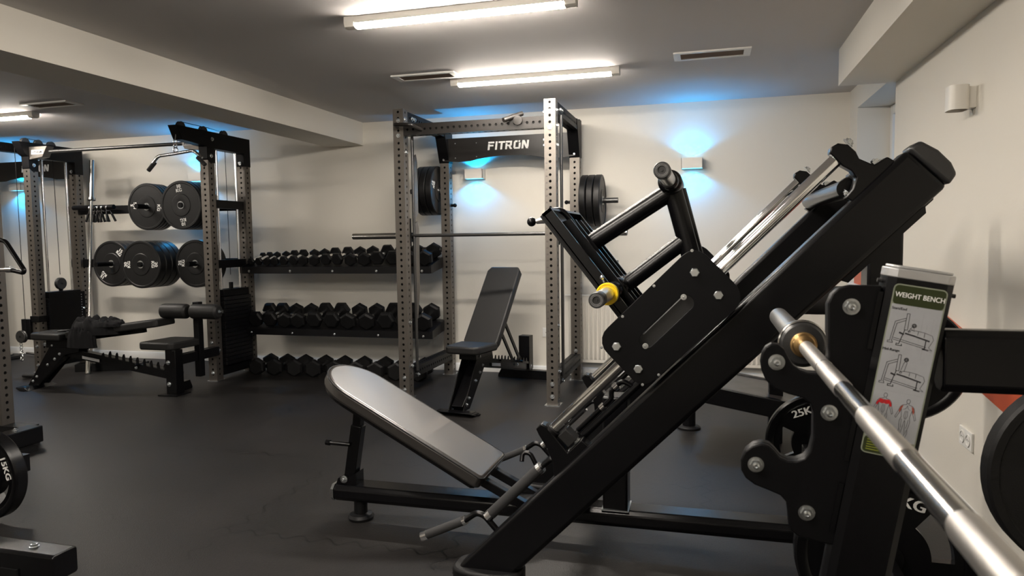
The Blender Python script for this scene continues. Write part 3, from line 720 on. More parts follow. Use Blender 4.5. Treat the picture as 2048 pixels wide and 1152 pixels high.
ch_ = MB()
for i in range(6): ch_.torus((XD - .155, CF - .08, .285 - i*.030), (1, 0, 0) if i % 2 else (0, 1, 0), .015, .004, 16, 6)
part('chain', ch_, 'chrome', cs)

# lat bar hanging under the right boom
lb = thing('lat_pulldown_bar', 'curved chrome pull-down bar with black grips hanging from the right boom', 'pulldown bar', (XC, 5.02, 2.0))
part('bar', MB().tube([(XC - .22, 4.985, 1.93), (XC - .17, 4.99, 1.985), (XC, 5.0, 2.0), (XC + .17, 5.01, 2.02), (XC + .24, 5.02, 1.955)], .0135, 12), 'chrome', lb)
for s, z in ((-1, 1.905), (1, 1.93)):
    part('grip', MB().tube([(XC + s*.215, 5.0, z + .03), (XC + s*.285, 5.0, z - .035)], .018, 12), 'foam', lb)
part('snap_hook', MB().torus((XC, 5.0, 2.03), (0, 1, 0), .02, .005).torus((XC, 5.0, 2.065), (1, 0, 0), .018, .0045).torus((XC, 5.0, 2.10), (0, 1, 0), .016, .004).tube([(XC, 5.0, 2.11), (XC, 5.02, 2.2)], .004, 6, 0), 'chrome', lb)

# bumper plates on the storage pegs
def peg_stack(key, kg, T, n, yfront, spin, where):
    p = bumper('bumper_plate', '', 'weight plate', 'bumper plates on the %s peg of the cable station' % where, kg, D=.45, T=T, face=-1, spin=spin)
    for i in range(n):
        o = p if i == 0 else copy_tree(p)
        o.location = (pegs[key][0], yfront + T/2 + i*(T + .003), pegs[key][1])
        if i: o.rotation_euler = (0, .7*i, 0)
        nth = 'frontmost' if i == 0 else ('rearmost' if i == n-1 else ORD[i])
        o['label'] = '%s black %s kg bumper plate on the %s peg of the cable station' % (nth, kg, where)
peg_stack('ur', '10', .046, 5, 5.47, -.12, 'upper right')
peg_stack('ul', '5', .040, 4, 5.63, PI/2 + .1, 'upper left')
peg_stack('lm', '20', .074, 4, 5.45, -PI/2 + .0, 'lower middle')
peg_stack('ll', '15', .060, 4, 5.60, .75, 'lower left')
peg_stack('lr', '25', .080, 2, 5.60, -PI/2 + .05, 'lower right')

# collars hanging from the peg
def spring_collar(x, ang, label):
    t = thing('spring_collar', label, 'barbell collar', (x, 5.80, 1.625), 'spring collars on the left peg')
    part('coil', MB().torus((x - .006, 5.80, 1.616), (1, 0, .0), .029, .0025, 20, 6).torus((x, 5.80, 1.616), (1, 0, 0), .029, .0025, 20, 6).torus((x + .006, 5.80, 1.616), (1, 0, 0), .029, .0025, 20, 6), 'chrome', t)
    for s in (-1, 1):
        a = ang + s*.18
        d = Vector((math.sin(a)*.6, s*.18, -1)).normalized(); p = Vector((x, 5.80 + s*.022, 1.597))
        part('spring_arm', MB().tube([p, p + d*.05], .0025, 6, 0), 'chrome', t)
        part('handle', MB().cyl(p + d*.042, p + d*.125, .0115, 12), 'rubber', t, 'black rubber handle')
for i, (dx, a) in enumerate(((.27, -.25), (.305, -.1), (.335, .0), (.37, .1), (.42, .2), (.48, .55))):
    spring_collar(XD + dx, a, '%s spring collar from the left, hanging above the vertical barbell' % ORD[i])

# upright barbell leaning on the storage beam
barbell('barbell', 'polished barbell standing on end beside the left cable tower', (-5.775, 5.40, .0), (-6.03, 5.83, 2.10), .42)
# low steel foot block behind the bench
solo('floor_block', MB().prism([(-5.98, 5.44, 0), (-5.98, 5.44, .075), (-5.52, 5.64, .10), (-5.52, 5.64, 0)], (-.06, .12, 0)), 'satin', 'low black steel block on the floor behind the flat bench', 'steel block', bev=.004)
solo('cable_handle_rope', MB().torus((-6.16, 5.12, .022), (0, .25, 1), .05, .014).cyl((-6.22, 5.10, .02), (-6.05, 5.12, .02), .016, 12), 'foam', 'ribbed black rope attachment lying on the floor by the left tower', 'rope attachment')
st_ = thing('straight_cable_bar', 'straight chrome bar lying near the back wall at the left', 'cable bar', (-7.2, 6.1, .03))
part('bar', MB().cyl((-7.45, 6.17, .03), (-6.75, 6.02, .03), .014, 14), 'chrome', st_)
part('grip', MB().cyl((-7.15, 6.106, .03), (-6.78, 6.026, .03), .018, 14), 'foam', st_)
part('chain', MB().torus((-7.2, 6.1, .06), (1, 0, 0), .022, .005).torus((-7.2, 6.1, .10), (0, 1, 0), .022, .005).torus((-7.2, 6.1, .14), (1, 0, 0), .022, .005).torus((-7.2, 6.1, .18), (0, 1, 0), .022, .005), 'chrome', st_)
t = thing('small_weight_plate', 'small dark weight plate on the floor at the far left wall', 'weight plate', (-7.45, 5.95, .0))
part('disc', MB().lathe((-7.45, 5.95, 0), (0, 0, 1), [(.025, 0), (.12, 0), (.125, .01), (.12, .035), (.06, .04), (.05, .05), (.025, .05), (.025, 0)], 32), 'bumper', t)
part('hub', MB().torus((-7.45, 5.95, .05), (0, 0, 1), .035, .006), 'chrome', t)

# second rack at the far left: only its header side shows
r2 = thing('power_rack', 'second power rack at the far left edge, only its header and rear post in view', 'power rack', (-7.5, 5.9, 0))
for xx in (-7.72, -6.56):
    part('upright', perf(MB(), (xx, YB, .006), (xx, YB, 2.258), hint=(0, 1, 0), first=.02), 'steel', r2)
part('front_crossbeam', perf(MB(), (-7.72, 5.2, 2.13), (-6.60, 5.2, 2.13), hint=(0, 0, 1)), 'header', r2)
part('upright', perf(MB(), (-7.76, 5.2, .006), (-7.76, 5.2, 2.258), hint=(0, 1, 0), first=.02), 'steel', r2)
part('upright', perf(MB(), (-6.56, 5.2, .006), (-6.56, 5.2, 2.258), hint=(0, 1, 0), first=.02), 'steel', r2) if False else None
for xx in (-7.72, -6.60):
    part('side_beam', perf(MB(), (xx, 5.2, 2.205), (xx, YB, 2.205), hint=(0, 0, 1)), 'black', r2)
off = -5.39
h2 = part('header_plate', MB().prism([(p[0] + off, YB - .056, p[2] + .005) for p in pts], (0, .008, 0)), 'header', r2)
part('lettering', logo(-1.885 + off + .07, 2.042, .372, .072, YB - .0565), 'text', h2, 'white FITRON lettering')

# ------------------------------------------------------------------ adjustable benches (two of the same kind)
def make_bench(name, label, incline, backlen=.80, group='adjustable benches', stab=.30, lift=0.0):
    """local frame: head end towards +y, seat end towards -y, floor z=0"""
    t = thing(name, label, 'weight bench', (0, 0, 0), group)
    # front foot
    part('front_foot', MB().prism([(-.16, -.42, 0), (-.155, -.46, .02), (-.14, -.47, .03), (.14, -.47, .03), (.155, -.46, .02), (.16, -.42, 0)], (0, .09, 0)).box(-.17, .17, -.40, -.36, 0, .012), 'satin', t, bev=.003)
    for s in (-1, 1):
        part('leg_plate', MB().prism([(s*.055, -.42, .03), (s*.055, -.32, .03), (s*.055, -.06, .30), (s*.055, .08, .33), (s*.055, .08, .38), (s*.055, -.12, .39), (s*.055, -.20, .36)], (s*.008, 0, 0)), 'satin', t, bev=.001)
        for p in ((-.37, .07), (-.33, .11), (-.22, .215), (-.15, .265), (-.10, .31)): bolt(t, (s*.064, p[0], p[1]), (s, 0, 0), .009)
    part('leg_tube', MB().beam((0, -.38, .04), (0, -.08, .32), .09, .05, hint=(0, 0, 1)), 'satin', t, bev=.004)
    part('spine', MB().beam((0, -.10, .33), (0, .98, .115), .07, .075, hint=(0, 0, 1)), 'satin', t, bev=.004)
    # toothed ladder on both sides
    for s in (-1, 1):
        lad = []; y0, z0, y1, z1 = .28, .285, .92, .155
        lad = [(y0, z0 - .01)]
        for k in range(10):
            u = k/10; yy = y0 + (y1 - y0)*u; zz = z0 + (z1 - z0)*u
            lad += [(yy, zz + .008), (yy + .012, zz + .034), (yy + .022, zz + .036), (yy + .028, zz + .004)]
        lad += [(y1, z1 - .01)]
        part('ladder', MB().prism([(s*.04, a, b) for a, b in lad], (s*.006, 0, 0)), 'satin', t)
        bg = part('side_badge', MB().prism([(s*.0465, a, b) for a, b in ((.10, .268), (.26, .238), (.26, .262), (.10, .292))], (s*.001, 0, 0)), 'greytext', t, 'small grey name badge')
    part('cross_rod', MB().cyl((-.09, .62, .22), (.09, .62, .22), .010, 10), 'satin', t)
    part('rear_stabiliser', MB().prism([(-stab, .96, .0), (-stab, .96, .02), (-stab + .03, .96, .078), (stab - .03, .96, .078), (stab, .96, .02), (stab, .96, 0)], (0, .07, 0)), 'satin', t, bev=.003)
    # seat
    part('seat_bracket', MB().box(-.07, .07, -.22, .06, .365, .405 + lift), 'satin', t, bev=.003)
    sp = [(-.10, -.33), (.10, -.33), (.14, -.30), (.155, -.02), (-.155, -.02), (-.14, -.30)]
    part('seat_pad', MB().prism([(x, y, .42 + lift*.5 - (y + .33)*.02) for x, y in sp], (0, 0, .058)), 'padnew', t, bev=.014)
    # backrest on its own hinge
    a = math.radians(incline); hy, hz = .02, .41 + lift; d = Vector((0, math.cos(a), math.sin(a))); nrm = Vector((0, -math.sin(a), math.cos(a)))
    bp = []
    for x, l in ((-.13, .0), (.13, .0), (.145, .04), (.145, backlen - .04), (.12, backlen), (-.12, backlen), (-.145, backlen - .04), (-.145, .04)):
        bp.append(Vector((x, hy, hz)) + d*l)
    part('back_pad', MB().prism(bp, nrm*.062), 'padnew', t, bev=.013)
    part('back_frame', MB().beam(Vector((0, hy, hz)) - nrm*.02 - d*.06, Vector((0, hy, hz)) - nrm*.02 + d*(backlen*.75), .06, .035, hint=nrm), 'satin', t)
    tgt = Vector((0, .70 if incline > 30 else .62, .20)); q0 = Vector((0, hy, hz)) + d*.38 - nrm*.03
    for s in (-.035, .035) if incline > 30 else (): part('support_arm', MB().beam(q0 + Vector((s, 0, 0)), tgt + Vector((s, 0, 0)), .03, .012, hint=(1, 0, 0)), 'satin', t)
    part('storage_post', MB().box(-.05 + .0, .05, .86, .95, .10, .40) if incline > 30 else MB().box(-.03, .03, .88, .93, .10, .2), 'satin', t, bev=.003)
    for s in (-1, 1):
        bolt(t, (s*.066, -.16, .385), (s, 0, 0), .010); bolt(t, (s*.047, .60, .195), (s, 0, 0), .010); bolt(t, (s*.042, .90, .135), (s, 0, 0), .010)
    return t
b1 = make_bench('adjustable_bench', 'black adjustable bench with the backrest raised, in front of the power rack', 49, .76)
b1.location = (-1.665, 5.07, 0); b1.rotation_euler = (0, 0, math.radians(-8))
b2 = make_bench('adjustable_bench', 'black adjustable bench set flat, with a dark jacket on it', 7, .86, stab=.08, lift=.04)
b2.location = (-5.30, 4.84, 0); b2.rotation_euler = (0, 0, math.radians(-82))

# jacket and collars on the flat bench
def blob(cx_, cy_, cz_, sx, sy, sz, seed, n=34, amp=.35):
    rnd = random.Random(seed); b = MB(); bm = b.bm
    ks = [(rnd.uniform(-13, 13), rnd.uniform(-13, 13), rnd.uniform(0, 6), rnd.uniform(-1, 1)) for _ in range(9)]
    g = []
    for i in range(n+1):
        r_ = []
        for j in range(n+1):
            u = i/n*2 - 1; v = j/n*2 - 1
            # map square to disc
            x = u*math.sqrt(1 - v*v/2); y = v*math.sqrt(1 - u*u/2); rr = math.sqrt(x*x + y*y)
            w_ = sum(a*math.sin(kx*x*1.4 + ky*y*1.2 + ph) for kx, ky, ph, a in ks)/3.0
            edge = max(0, 1 - rr**5)
            r_.append(bm.verts.new((cx_ + sx*x*(1 + .10*w_), cy_ + sy*y*(1 + .12*w_), cz_ + sz*edge**.4*(.80 + amp*(abs(w_) - .35)*.55) )))
        g.append(r_)
    for i in range(n):
        for j in range(n): bm.faces.new((g[i][j], g[i+1][j], g[i+1][j+1], g[i][j+1]))
    bot = [g[i][0] for i in range(n+1)] + [g[n][j] for j in range(1, n+1)] + [g[i][n] for i in range(n-1, -1, -1)] + [g[0][j] for j in range(n-1, 0, -1)]
    bm.faces.new(bot); return b
jk = blob(-5.02, 4.83, .492, .25, .155, .155, 3, 44, .6)
for args in ((-4.90, 4.80, .56, .17, .10, .06, 8, 26), (-5.07, 4.695, .385, .15, .045, .20, 11, 28), (-5.15, 4.86, .50, .11, .10, .11, 15, 24)):
    j2 = blob(*args, .5); tmp = bpy.data.meshes.new('t'); j2.bm.to_mesh(tmp); jk.bm.from_mesh(tmp); j2.bm.free()
solo('jacket', jk, 'cloth', 'crumpled black jacket lying on the flat bench', 'jacket')
t = thing('cable_attachment', 'small chrome and black cable handle lying on the flat bench seat', 'cable handle', (-5.45, 4.84, .49))
part('ring', MB().torus((-5.50, 4.84, .492), (0, .2, 1), .022, .0045).torus((-5.46, 4.86, .495), (.3, 0, 1), .02, .0045), 'chrome', t)
part('grip', MB().tube([(-5.44, 4.80, .495), (-5.38, 4.84, .505), (-5.34, 4.90, .495)], .011, 10), 'rubber', t)

# ------------------------------------------------------------------ leg press
R2 = math.sqrt(2); YC = 2.80; YN = 2.345; YX = 2*YC - YN
def st(s, t_, y): return Vector(((s - t_)/R2, y, (s + t_)/R2))
lp = thing('leg_press', 'large black 45 degree leg press with chrome rails in the foreground', 'leg press', (-.4, YC, 0))
for y in (YN, YX):
    sg = -1 if y < YC else 1
    poly = [(-.60, .66), (1.452, .66), (1.452, .508), (-.448, .508)]
    mbm = part('main_beam', MB().prism([st(a, b, y - .045) for a, b in poly], (0, .09, 0)), 'satin', lp, bev=.016)
    capo = [(1.453, .661), (1.492, .655), (1.505, .60), (1.503, .55), (1.490, .515), (1.453, .507)]
    part('end_cap', MB().prism([st(a, b, y - .046) for a, b in capo], (0, .092, 0)), 'plastic', lp, bev=.010)
    shoe = []
    for k in range(28):
        a = 2*PI*k/28; shoe.append((-.752 + .130*math.copysign(abs(math.cos(a))**.7, math.cos(a)), y + .085*math.copysign(abs(math.sin(a))**.7, math.sin(a)), 0))
    part('rubber_foot', MB().prism(shoe, (0, 0, .082)), 'rubber', lp, bev=.010)
    part('rail', MB().cyl(st(.025, .778, y), st(1.335, .778, y), .0205, 32), 'rail', lp, 'polished chrome guide rail')
    ub = [(1.306, .806), (1.320, .817), (1.342, .811), (1.358, .788), (1.358, .757), (1.350, .735), (1.364, .692), (1.405, .683), (1.413, .645), (1.25, .645), (1.244, .679), (1.276, .684), (1.305, .70), (1.310, .725), (1.303, .755)]
    part('upper_rail_bracket', MB().prism([st(a, b, y - .026) for a, b in ub], (0, .052, 0)), 'satin', lp, bev=.004)
    lbk = [(.012, .80), (.020, .822), (.046, .822), (.055, .80), (.050, .752), (.045, .69), (.112, .69), (.118, .645), (-.065, .645), (-.02, .70), (.0, .745)]
    part('lower_rail_bracket', MB().prism([st(a, b, y - .026) for a, b in lbk], (0, .052, 0)), 'satin', lp, bev=.004)
    part('rail_collar', MB().lathe(st(.05, .778, y), Vector((1, 0, 1)), [(.021, 0), (.030, 0), (.030, .012), (.021, .014)], 24), 'rubber', lp)
    up_ = Vector((-1, 0, 1)).normalized(); al = Vector((1, 0, 1)).normalized()
    bolt(lp, st(1.364, .79, y), al, .013); bolt(lp, st(1.375, .688, y), up_, .014); bolt(lp, st(1.262, .684, y), -al, .010)
    bolt(lp, st(.09, .692, y), up_, .012); bolt(lp, st(1.10, .507, y), -up_, .010); bolt(lp, st(1.34, .507, y), -up_, .012)
    part('stop_block', MB().prism([st(a, b, y - .03) for a, b in ((.06, .70), (.10, .70), (.10, .752), (.06, .752))], (0, .06, 0)), 'padnew', lp, 'grey rubber bump stop', bev=.003)
    part('under_plate', MB().prism([st(a, b, y - .03) for a, b in ((1.06, .509), (1.375, .509), (1.36, .49), (1.07, .49))], (0, .06, 0)), 'satin', lp)
    # sled side plates with the slot
    yo = y + sg*.083
    out = []; 
    def arc(cs_, ct_, r, a0, a1, n=6): return [(cs_ + r*math.cos(a0 + (a1 - a0)*i/n), ct_ + r*math.sin(a0 + (a1 - a0)*i/n)) for i in range(n+1)]
    R_ = .05
    loop = arc(.79, .845, R_, 0, PI/2) + arc(.455, .842, .055, PI/2, PI) + arc(.445, .722, .047, PI, 1.5*PI) + arc(.78, .722, .058, 1.5*PI, 2*PI)
    def resample(lp_, n, start):
        P = [Vector((a, b)) for a, b in lp_] ; P.append(P[0]); seg = [(P[i+1]-P[i]).length for i in range(len(P)-1)]; tot = sum(seg)
        def at(d_):
            d_ %= tot
            for i, s_ in enumerate(seg):
                if d_ <= s_ and s_ > 1e-9: return P[i].lerp(P[i+1], d_/s_)
                d_ -= s_
            return P[0]
        pts_ = [at(tot*i/n) for i in range(n)]
        # rotate so that the first point has the smallest angle to the given direction
        c_ = Vector((.60, .785)); best = min(range(n), key=lambda i: abs(math.atan2((pts_[i]-c_).y, (pts_[i]-c_).x)))
        return pts_[best:] + pts_[:best]
    slot = arc(.70, .782, .020, -PI/2, PI/2, 8) + arc(.515, .782, .020, PI/2, 1.5*PI, 8)
    NP = 64
    oo = resample(loop, NP, 0)
    c_ = Vector((.607, .782)); ii = []
    for p in oo:
        # project towards slot: parametrise by nearest point on stadium
        q = p - c_; sx_ = max(-.085, min(.085, q.x*.5)); v_ = Vector((q.x - sx_*2 if abs(sx_) >= .085 else 0, q.y))
        v_ = v_.normalized()*.024; ii.append(Vector((c_.x + sx_, c_.y)) + v_)
    part('sled_plate', MB().ringplate([st(p.x, p.y, yo - sg*.006) for p in oo], [st(p.x, p.y, yo - sg*.006) for p in ii], (0, sg*.012, 0)), 'black', lp, bev=.0015)
    part('roller_block', MB().prism([st(a, b, y - .045) for a, b in ((.42, .735), (.52, .735), (.52, .755), (.70, .755), (.70, .735), (.80, .735), (.80, .825), (.70, .825), (.70, .80), (.52, .80), (.52, .825), (.42, .825))], (0, .09, 0)), 'plastic', lp)
    for a, b in ((.777, .831), (.778, .731), (.437, .834), (.436, .735)): 
        part('bolt_head', MB().lathe(st(a, b, yo + sg*.006), (0, sg, 0), [(0, 0), (.0150, 0), (.0150, .0015), (.0140, .0015), (.0140, .008), (.0125, .0095), (0, .0095)], 6), 'zinc', lp, bev=.0008)
    for a, b in ((.70, .80), (.505, .772)): bolt(lp, st(a, b, yo + sg*.006), (0, sg, 0), .007, 'screw')
    for a, b in ((.82, .885), (.66, .889), (.52, .889), (.40, .865), (.47, .678), (.41, .69)): bolt(lp, st(a, b, yo + sg*.006), (0, sg, 0), .0035, 'screw')
    # hand grips beside the seat
    yh = y - sg*.055 if False else y + .055
    part('side_handle', MB().tube([(-.86, yh, .212), (-.815, yh, .245), (-.785, yh, .238), (-.735, yh, .185)], .0115, 14), 'satin', lp)
    part('handle_grip', MB().cyl((-1.012, yh, .142), (-.865, yh, .210), .0165, 20), 'foam', lp)
    for q0, q1 in (((-1.034, yh, .132), (-1.012, yh, .142)), ((-.868, yh, .208), (-.856, yh, .214))): part('grip_ring', MB().cyl(q0, q1, .0172, 20), 'chrome', lp)
    part('release_lever', MB().cyl((-.758, yh, .246), (-.575, yh, .428), .020, 20), 'foam', lp)
    for q0, q1 in (((-.772, yh, .232), (-.756, yh, .248)), ((-.577, yh, .426), (-.566, yh, .437))): part('grip_ring', MB().cyl(q0, q1, .0208, 20), 'chrome', lp)
    part('release_rod', MB().tube([(-.568, yh, .435), (-.53, yh, .468), (-.497, yh, .460), (-.487, yh, .440)], .0105, 12), 'satin', lp)
    part('stop_rod', MB().tube([st(.10, .715, yh), st(.27, .715, yh), st(.285, .735, yh), st(.34, .735, yh), st(.35, .70, yh)], .009, 12), 'satin', lp)
    for q0, q1 in ((st(.215, .715, yh), st(.232, .715, yh)), (st(.30, .735, yh), st(.318, .735, yh))): part('stop_rod_fitting', MB().cyl(q0, q1, .013, 12), 'chrome', lp)
    part('stop_rail', MB().cyl(st(.10, .688, yh), st(.55, .688, yh), .013, 14), 'satin', lp)
# cross tubes between the two sides
part('upper_cross_tube', MB().cyl(st(1.275, .690, YN + .04), st(1.275, .690, YX - .04), .030, 24), 'satin', lp)
part('lower_cross_tube', MB().beam((-.50, YN + .04, .27), (-.50, YX - .04, .27), .07, .07, hint=(0, 0, 1)), 'satin', lp, bev=.006)
part('middle_cross_tube', MB().beam(st(.30, .55, YN + .04), st(.30, .55, YX - .04), .07, .07, hint=(0, 0, 1)), 'satin', lp, bev=.006)
for s_, t_ in ((.46, .80), (.765, .80)):
    part('sled_cross_tube', MB().cyl(st(s_, t_, YN + .04), st(s_, t_, YX - .04), .028, 20), 'satin', lp)
# carriage frame in the middle plane
part('carriage_frame', MB().cyl((-.50, YC, 1.195), (-.125, YC, 1.432), .036, 28), 'satin', lp)
part('carriage_frame', MB().cyl((-.345, YC, 1.035), (-.085, YC, 1.235), .032, 28), 'satin', lp)
part('carriage_frame', MB().cyl((-.130, YC, 1.43), (-.02, YC, 1.02), .036, 28).cyl((-.115, YC + .055, 1.43), (-.01, YC + .055, 1.03), .034, 24), 'satin', lp)
part('carriage_frame', MB().cyl(st(.47, .80, YC), (-.335, YC, 1.05), .034, 24), 'satin', lp)
for sg in (-1, 1):
    for (sx_, sz_, yel) in ((-.135, 1.452, False), (-.337, 1.052, True)):
        part('sleeve_hub', MB().lathe((sx_, YC, sz_), (0, sg, 0), [(.044, 0), (.044, .12), (.040, .13), (.034, .135), (.034, .20), (.030, .21), (.0, .21)], 32), 'satin', lp)
        part('weight_sleeve', MB().cyl((sx_, YC + sg*.20, sz_), (sx_, YC + sg*.545, sz_), .0245, 28), 'sleeve', lp, 'chrome weight sleeve')
        ec = part('sleeve_cap', MB().lathe((sx_, YC + sg*.535, sz_), (0, sg, 0), [(.0245, 0), (.0262, .003), (.0262, .055), (.024, .062), (.020, .062), (.0195, .060), (.0130, .060), (.0125, .054), (.004, .054), (.0038, .058), (0, .058)], 36), 'plastic', lp)
        if sg < 0:
            tb = MB(); txt = 'GYM EQUIPMENT'
            ring = MB().lathe((sx_, YC - .5975, sz_), (0, -1, 0), [(.0186, 0), (.0190, .0004), (.0194, 0)], 48).lathe((sx_, YC - .5955, sz_), (0, -1, 0), [(.0134, 0), (.0138, .0004), (.0142, 0)], 48)
            for k_ in range(26):
                a_ = 2*PI*k_/26; c_ = Vector((sx_ + .0165*math.sin(a_), YC - .5962, sz_ + .0165*math.cos(a_)))
                u_ = Vector((math.sin(a_), 0, math.cos(a_))); r_ = Vector((math.cos(a_), 0, -math.sin(a_)))
                h_ = .0008 if k_ % 3 else .0012
                ring.prism([c_ - r_*.0007 - u_*h_, c_ + r_*.0007 - u_*h_, c_ + r_*.0007 + u_*h_, c_ - r_*.0007 + u_*h_], (0, -.0003, 0))
            part('cap_marking', ring, 'greytext', ec)
ycl = thing('collar_clamp', 'yellow collar clamp on the lower weight sleeve of the leg press', 'barbell collar', (-.337, 2.46, 1.052))
part('ring', MB().lathe((-.337, 2.475, 1.052), (0, -1, 0), [(.0250, 0), (.0375, 0), (.0395, .004), (.0395, .022), (.0375, .026), (.035, .026), (.033, .022), (.0275, .022), (.0275, .030), (.0250, .030), (.0250, 0)], 40), 'yellow', ycl)
part('lever', MB().tube([(-.350, 2.463, 1.092), (-.356, 2.463, 1.107), (-.356, 2.475, 1.112)], .004, 8).ball((-.356, 2.463, 1.110), .008), 'zinc', ycl)
# foot plate with ribs
nrm = Vector((1, 0, 1)).normalized(); d_ = (st(.470, .875, 0) - st(.535, 1.355, 0)).normalized()
fa, fb = st(.535, 1.355, 0), st(.475, .885, 0)
n2 = Vector((-d_.z, 0, d_.x)); n2 = n2 if n2.dot(nrm) > 0 else -n2
f = MB()
def yv(v, y): return Vector((v.x, y, v.z))
f.prism([yv(fa, 2.50), yv(fb, 2.50), yv(fb + n2*.012, 2.50), yv(fa + n2*.012, 2.50)], (0, .60, 0))
part('foot_plate', f, 'satin', lp, bev=.004)
part('tread', MB().prism([yv(fa - n2*.012 + d_*.01, 2.51), yv(fb - n2*.012 - d_*.01, 2.51), yv(fb - d_*.01, 2.51), yv(fa + d_*.01, 2.51)], (0, .58, 0)), 'rubber', lp)
rb = MB()
for y in (2.50, 3.088):
    rb.prism([yv(fa, y), yv(fb, y), yv(fb + n2*.040, y), yv(fa + n2*.040, y)], (0, .012, 0))
rb.prism([yv(fa, 2.50), yv(fa + n2*.04, 2.50), yv(fa + n2*.04 + d_*.012, 2.50), yv(fa + d_*.012, 2.50)], (0, .6, 0))
for y in (2.64, 2.74, 2.86, 2.96):
    rb.prism([yv(fa + d_*.04, y), yv(fb - d_*.02, y), yv(fb + n2*.055 - d_*.02, y), yv(fa + n2*.055 + d_*.06, y)], (0, .010, 0))
part('plate_ribs', rb, 'satin', lp)
for y in (2.56, 3.02): bolt(lp, yv(fa + n2*.012 + d_*.03, y), n2, .008)
part('safety_handle', MB().tube([(-.47, 2.72, 1.24), (-.515, 2.70, 1.325), (-.545, 2.69, 1.36), (-.595, 2.69, 1.355), (-.622, 2.69, 1.325)], .0115, 14), 'satin', lp)
part('safety_handle_shaft', MB().cyl((-.612, 2.70, 1.322), (-.648, 2.70, 1.315), .0155, 16, r1=.009), 'chrome', lp)
part('ball_knob', MB().ball((-.667, 2.70, 1.315), .0185), 'satin', lp)
# back pad: width along y, rounded head end
pl_ = Vector((-.862, 0, .290)); pu_ = Vector((-1.612, 0, .694)); dd = (pu_ - pl_); LP = dd.length; dd.normalize(); nn = Vector((-dd.z, 0, dd.x)); nn = nn if nn.z > 0 else -nn
W = .172; outl = []
outl += [(.012, -W + .0), (.0, -W + .02), (.0, W - .02), (.012, W)]
for k_ in range(0, 15):
    a_ = PI/2 - PI*k_/14; outl.append((LP - .17 + .17*math.cos(a_), W*math.sin(a_)))
pad = MB().prism([yv(pl_ + dd*u, YC + v) for u, v in outl], -nn*.058)
part('back_pad', pad, 'leather', lp, 'long black upholstered back pad', bev=.014)
part('pad_welt', MB().tube([yv(pl_ + dd*u - nn*.006, YC + v*1.006) for u, v in outl + outl[:1]], .0035, 8, 0), 'rubber', lp)
part('pad_board', MB().prism([yv(pl_ + dd*(u*.96 + .02) - nn*.058, YC + v*.9) for u, v in outl], -nn*.014), 'satin', lp)
part('pad_rail', MB().beam(yv(pl_ - nn*.045 - dd*.25, YC - .07), yv(pl_ - nn*.085 + dd*.72, YC - .07), .035, .035, hint=nn).beam(yv(pl_ - nn*.045 - dd*.25, YC + .07), yv(pl_ - nn*.085 + dd*.72, YC + .07), .035, .035, hint=nn), 'satin', lp, bev=.003)
part('seat_handle', MB().tube([(-.80, 3.0, .25), (-.80, 3.02, .285), (-.765, 3.02, .285), (-.73, 3.01, .225)], .0105, 12), 'satin', lp)
part('pad_hinge', MB().box(-1.48, -1.38, YC - .05, YC + .05, .49, .56), 'satin', lp)
part('pad_strut', MB().beam((-1.548, YC, .15), (-1.500, YC, .43), .050, .052, hint=(1, 0, 0)), 'satin', lp, bev=.004)
part('pad_strut', MB().beam((-1.505, YC, .40), (-1.488, YC, .545), .036, .038, hint=(1, 0, 0)), 'satin', lp)
part('adjusting_pin', MB().cyl((-1.53, YC - .028, .345), (-1.625, YC - .05, .355), .0095, 12).cyl((-1.615, YC - .05, .354), (-1.635, YC - .05, .356), .0125, 12), 'satin', lp)
part('strut_shoe', MB().prism([(-1.60, YC - .035, .165), (-1.50, YC - .035, .165), (-1.50, YC - .035, .22), (-1.53, YC - .035, .20), (-1.59, YC - .035, .19)], (0, .07, 0)), 'satin', lp)
bolt(lp, (-1.56, YC - .036, .188), (0, -1, 0), .013)
# base spine
part('base_spine', MB().beam((-1.60, YC, .128), (.72, YC, .128), .125, .072, hint=(0, 0, 1), ch=.018), 'satin', lp, bev=.005)
part('spine_end', MB().beam((-1.615, YC, .128), (-1.602, YC, .128), .125, .074, hint=(0, 0, 1), ch=.018), 'zinc', lp)
for xx in (-1.50, .62):
    part('rubber_foot', MB().lathe((xx, YC - .0, 0), (0, 0, 1), [(0, 0), (.055, 0), (.058, .012), (.05, .024), (.030, .03), (.030, .095), (0, .095)], 28), 'rubber', lp)
part('centre_post', MB().box(-.399, -.300, YC - .055, YC + .055, .16, .62), 'satin', lp, bev=.008)
part('post_weld', MB().box(-.404, -.295, YC - .06, YC + .06, .160, .166), 'zinc', lp)
part('rear_post', MB().box(.548, .662, YC - .06, YC + .06, .16, 1.30), 'satin', lp, bev=.010)
part('rear_cross_beam', MB().beam((.60, YN + .04, 1.352), (.60, YX - .04, 1.352), .08, .08, hint=(1, 0, 1)), 'satin', lp, bev=.006)
part('rear_low_beam', MB().beam((.35, YC, .42), (.66, YC, .42), .07, .07, hint=(0, 0, 1)), 'satin', lp, bev=.006)
part('storage_peg', MB().cyl((.430, YC, .42), (.430, YC + .34, .42), .0245, 20), 'chrome', lp)
part('storage_peg', MB().cyl((.635, YC - .05, .82), (.635, YC - .34, .82), .0245, 20), 'chrome', lp)
pa = bumper('weight_plate', 'iron plate on the low storage peg on the far side of the leg press', 'weight plate', None, '25', D=.40, T=.04, face=-1, grip=True, spin=-.35)
pa.location = (.430, 2.98, .42)
pc = bumper('weight_plate', 'iron plate on the rear post of the leg press behind the exercise sign', 'weight plate', None, None, D=.395, T=.04, face=-1, grip=True, spin=.3)
pc.location = (.635, 2.60, .82)

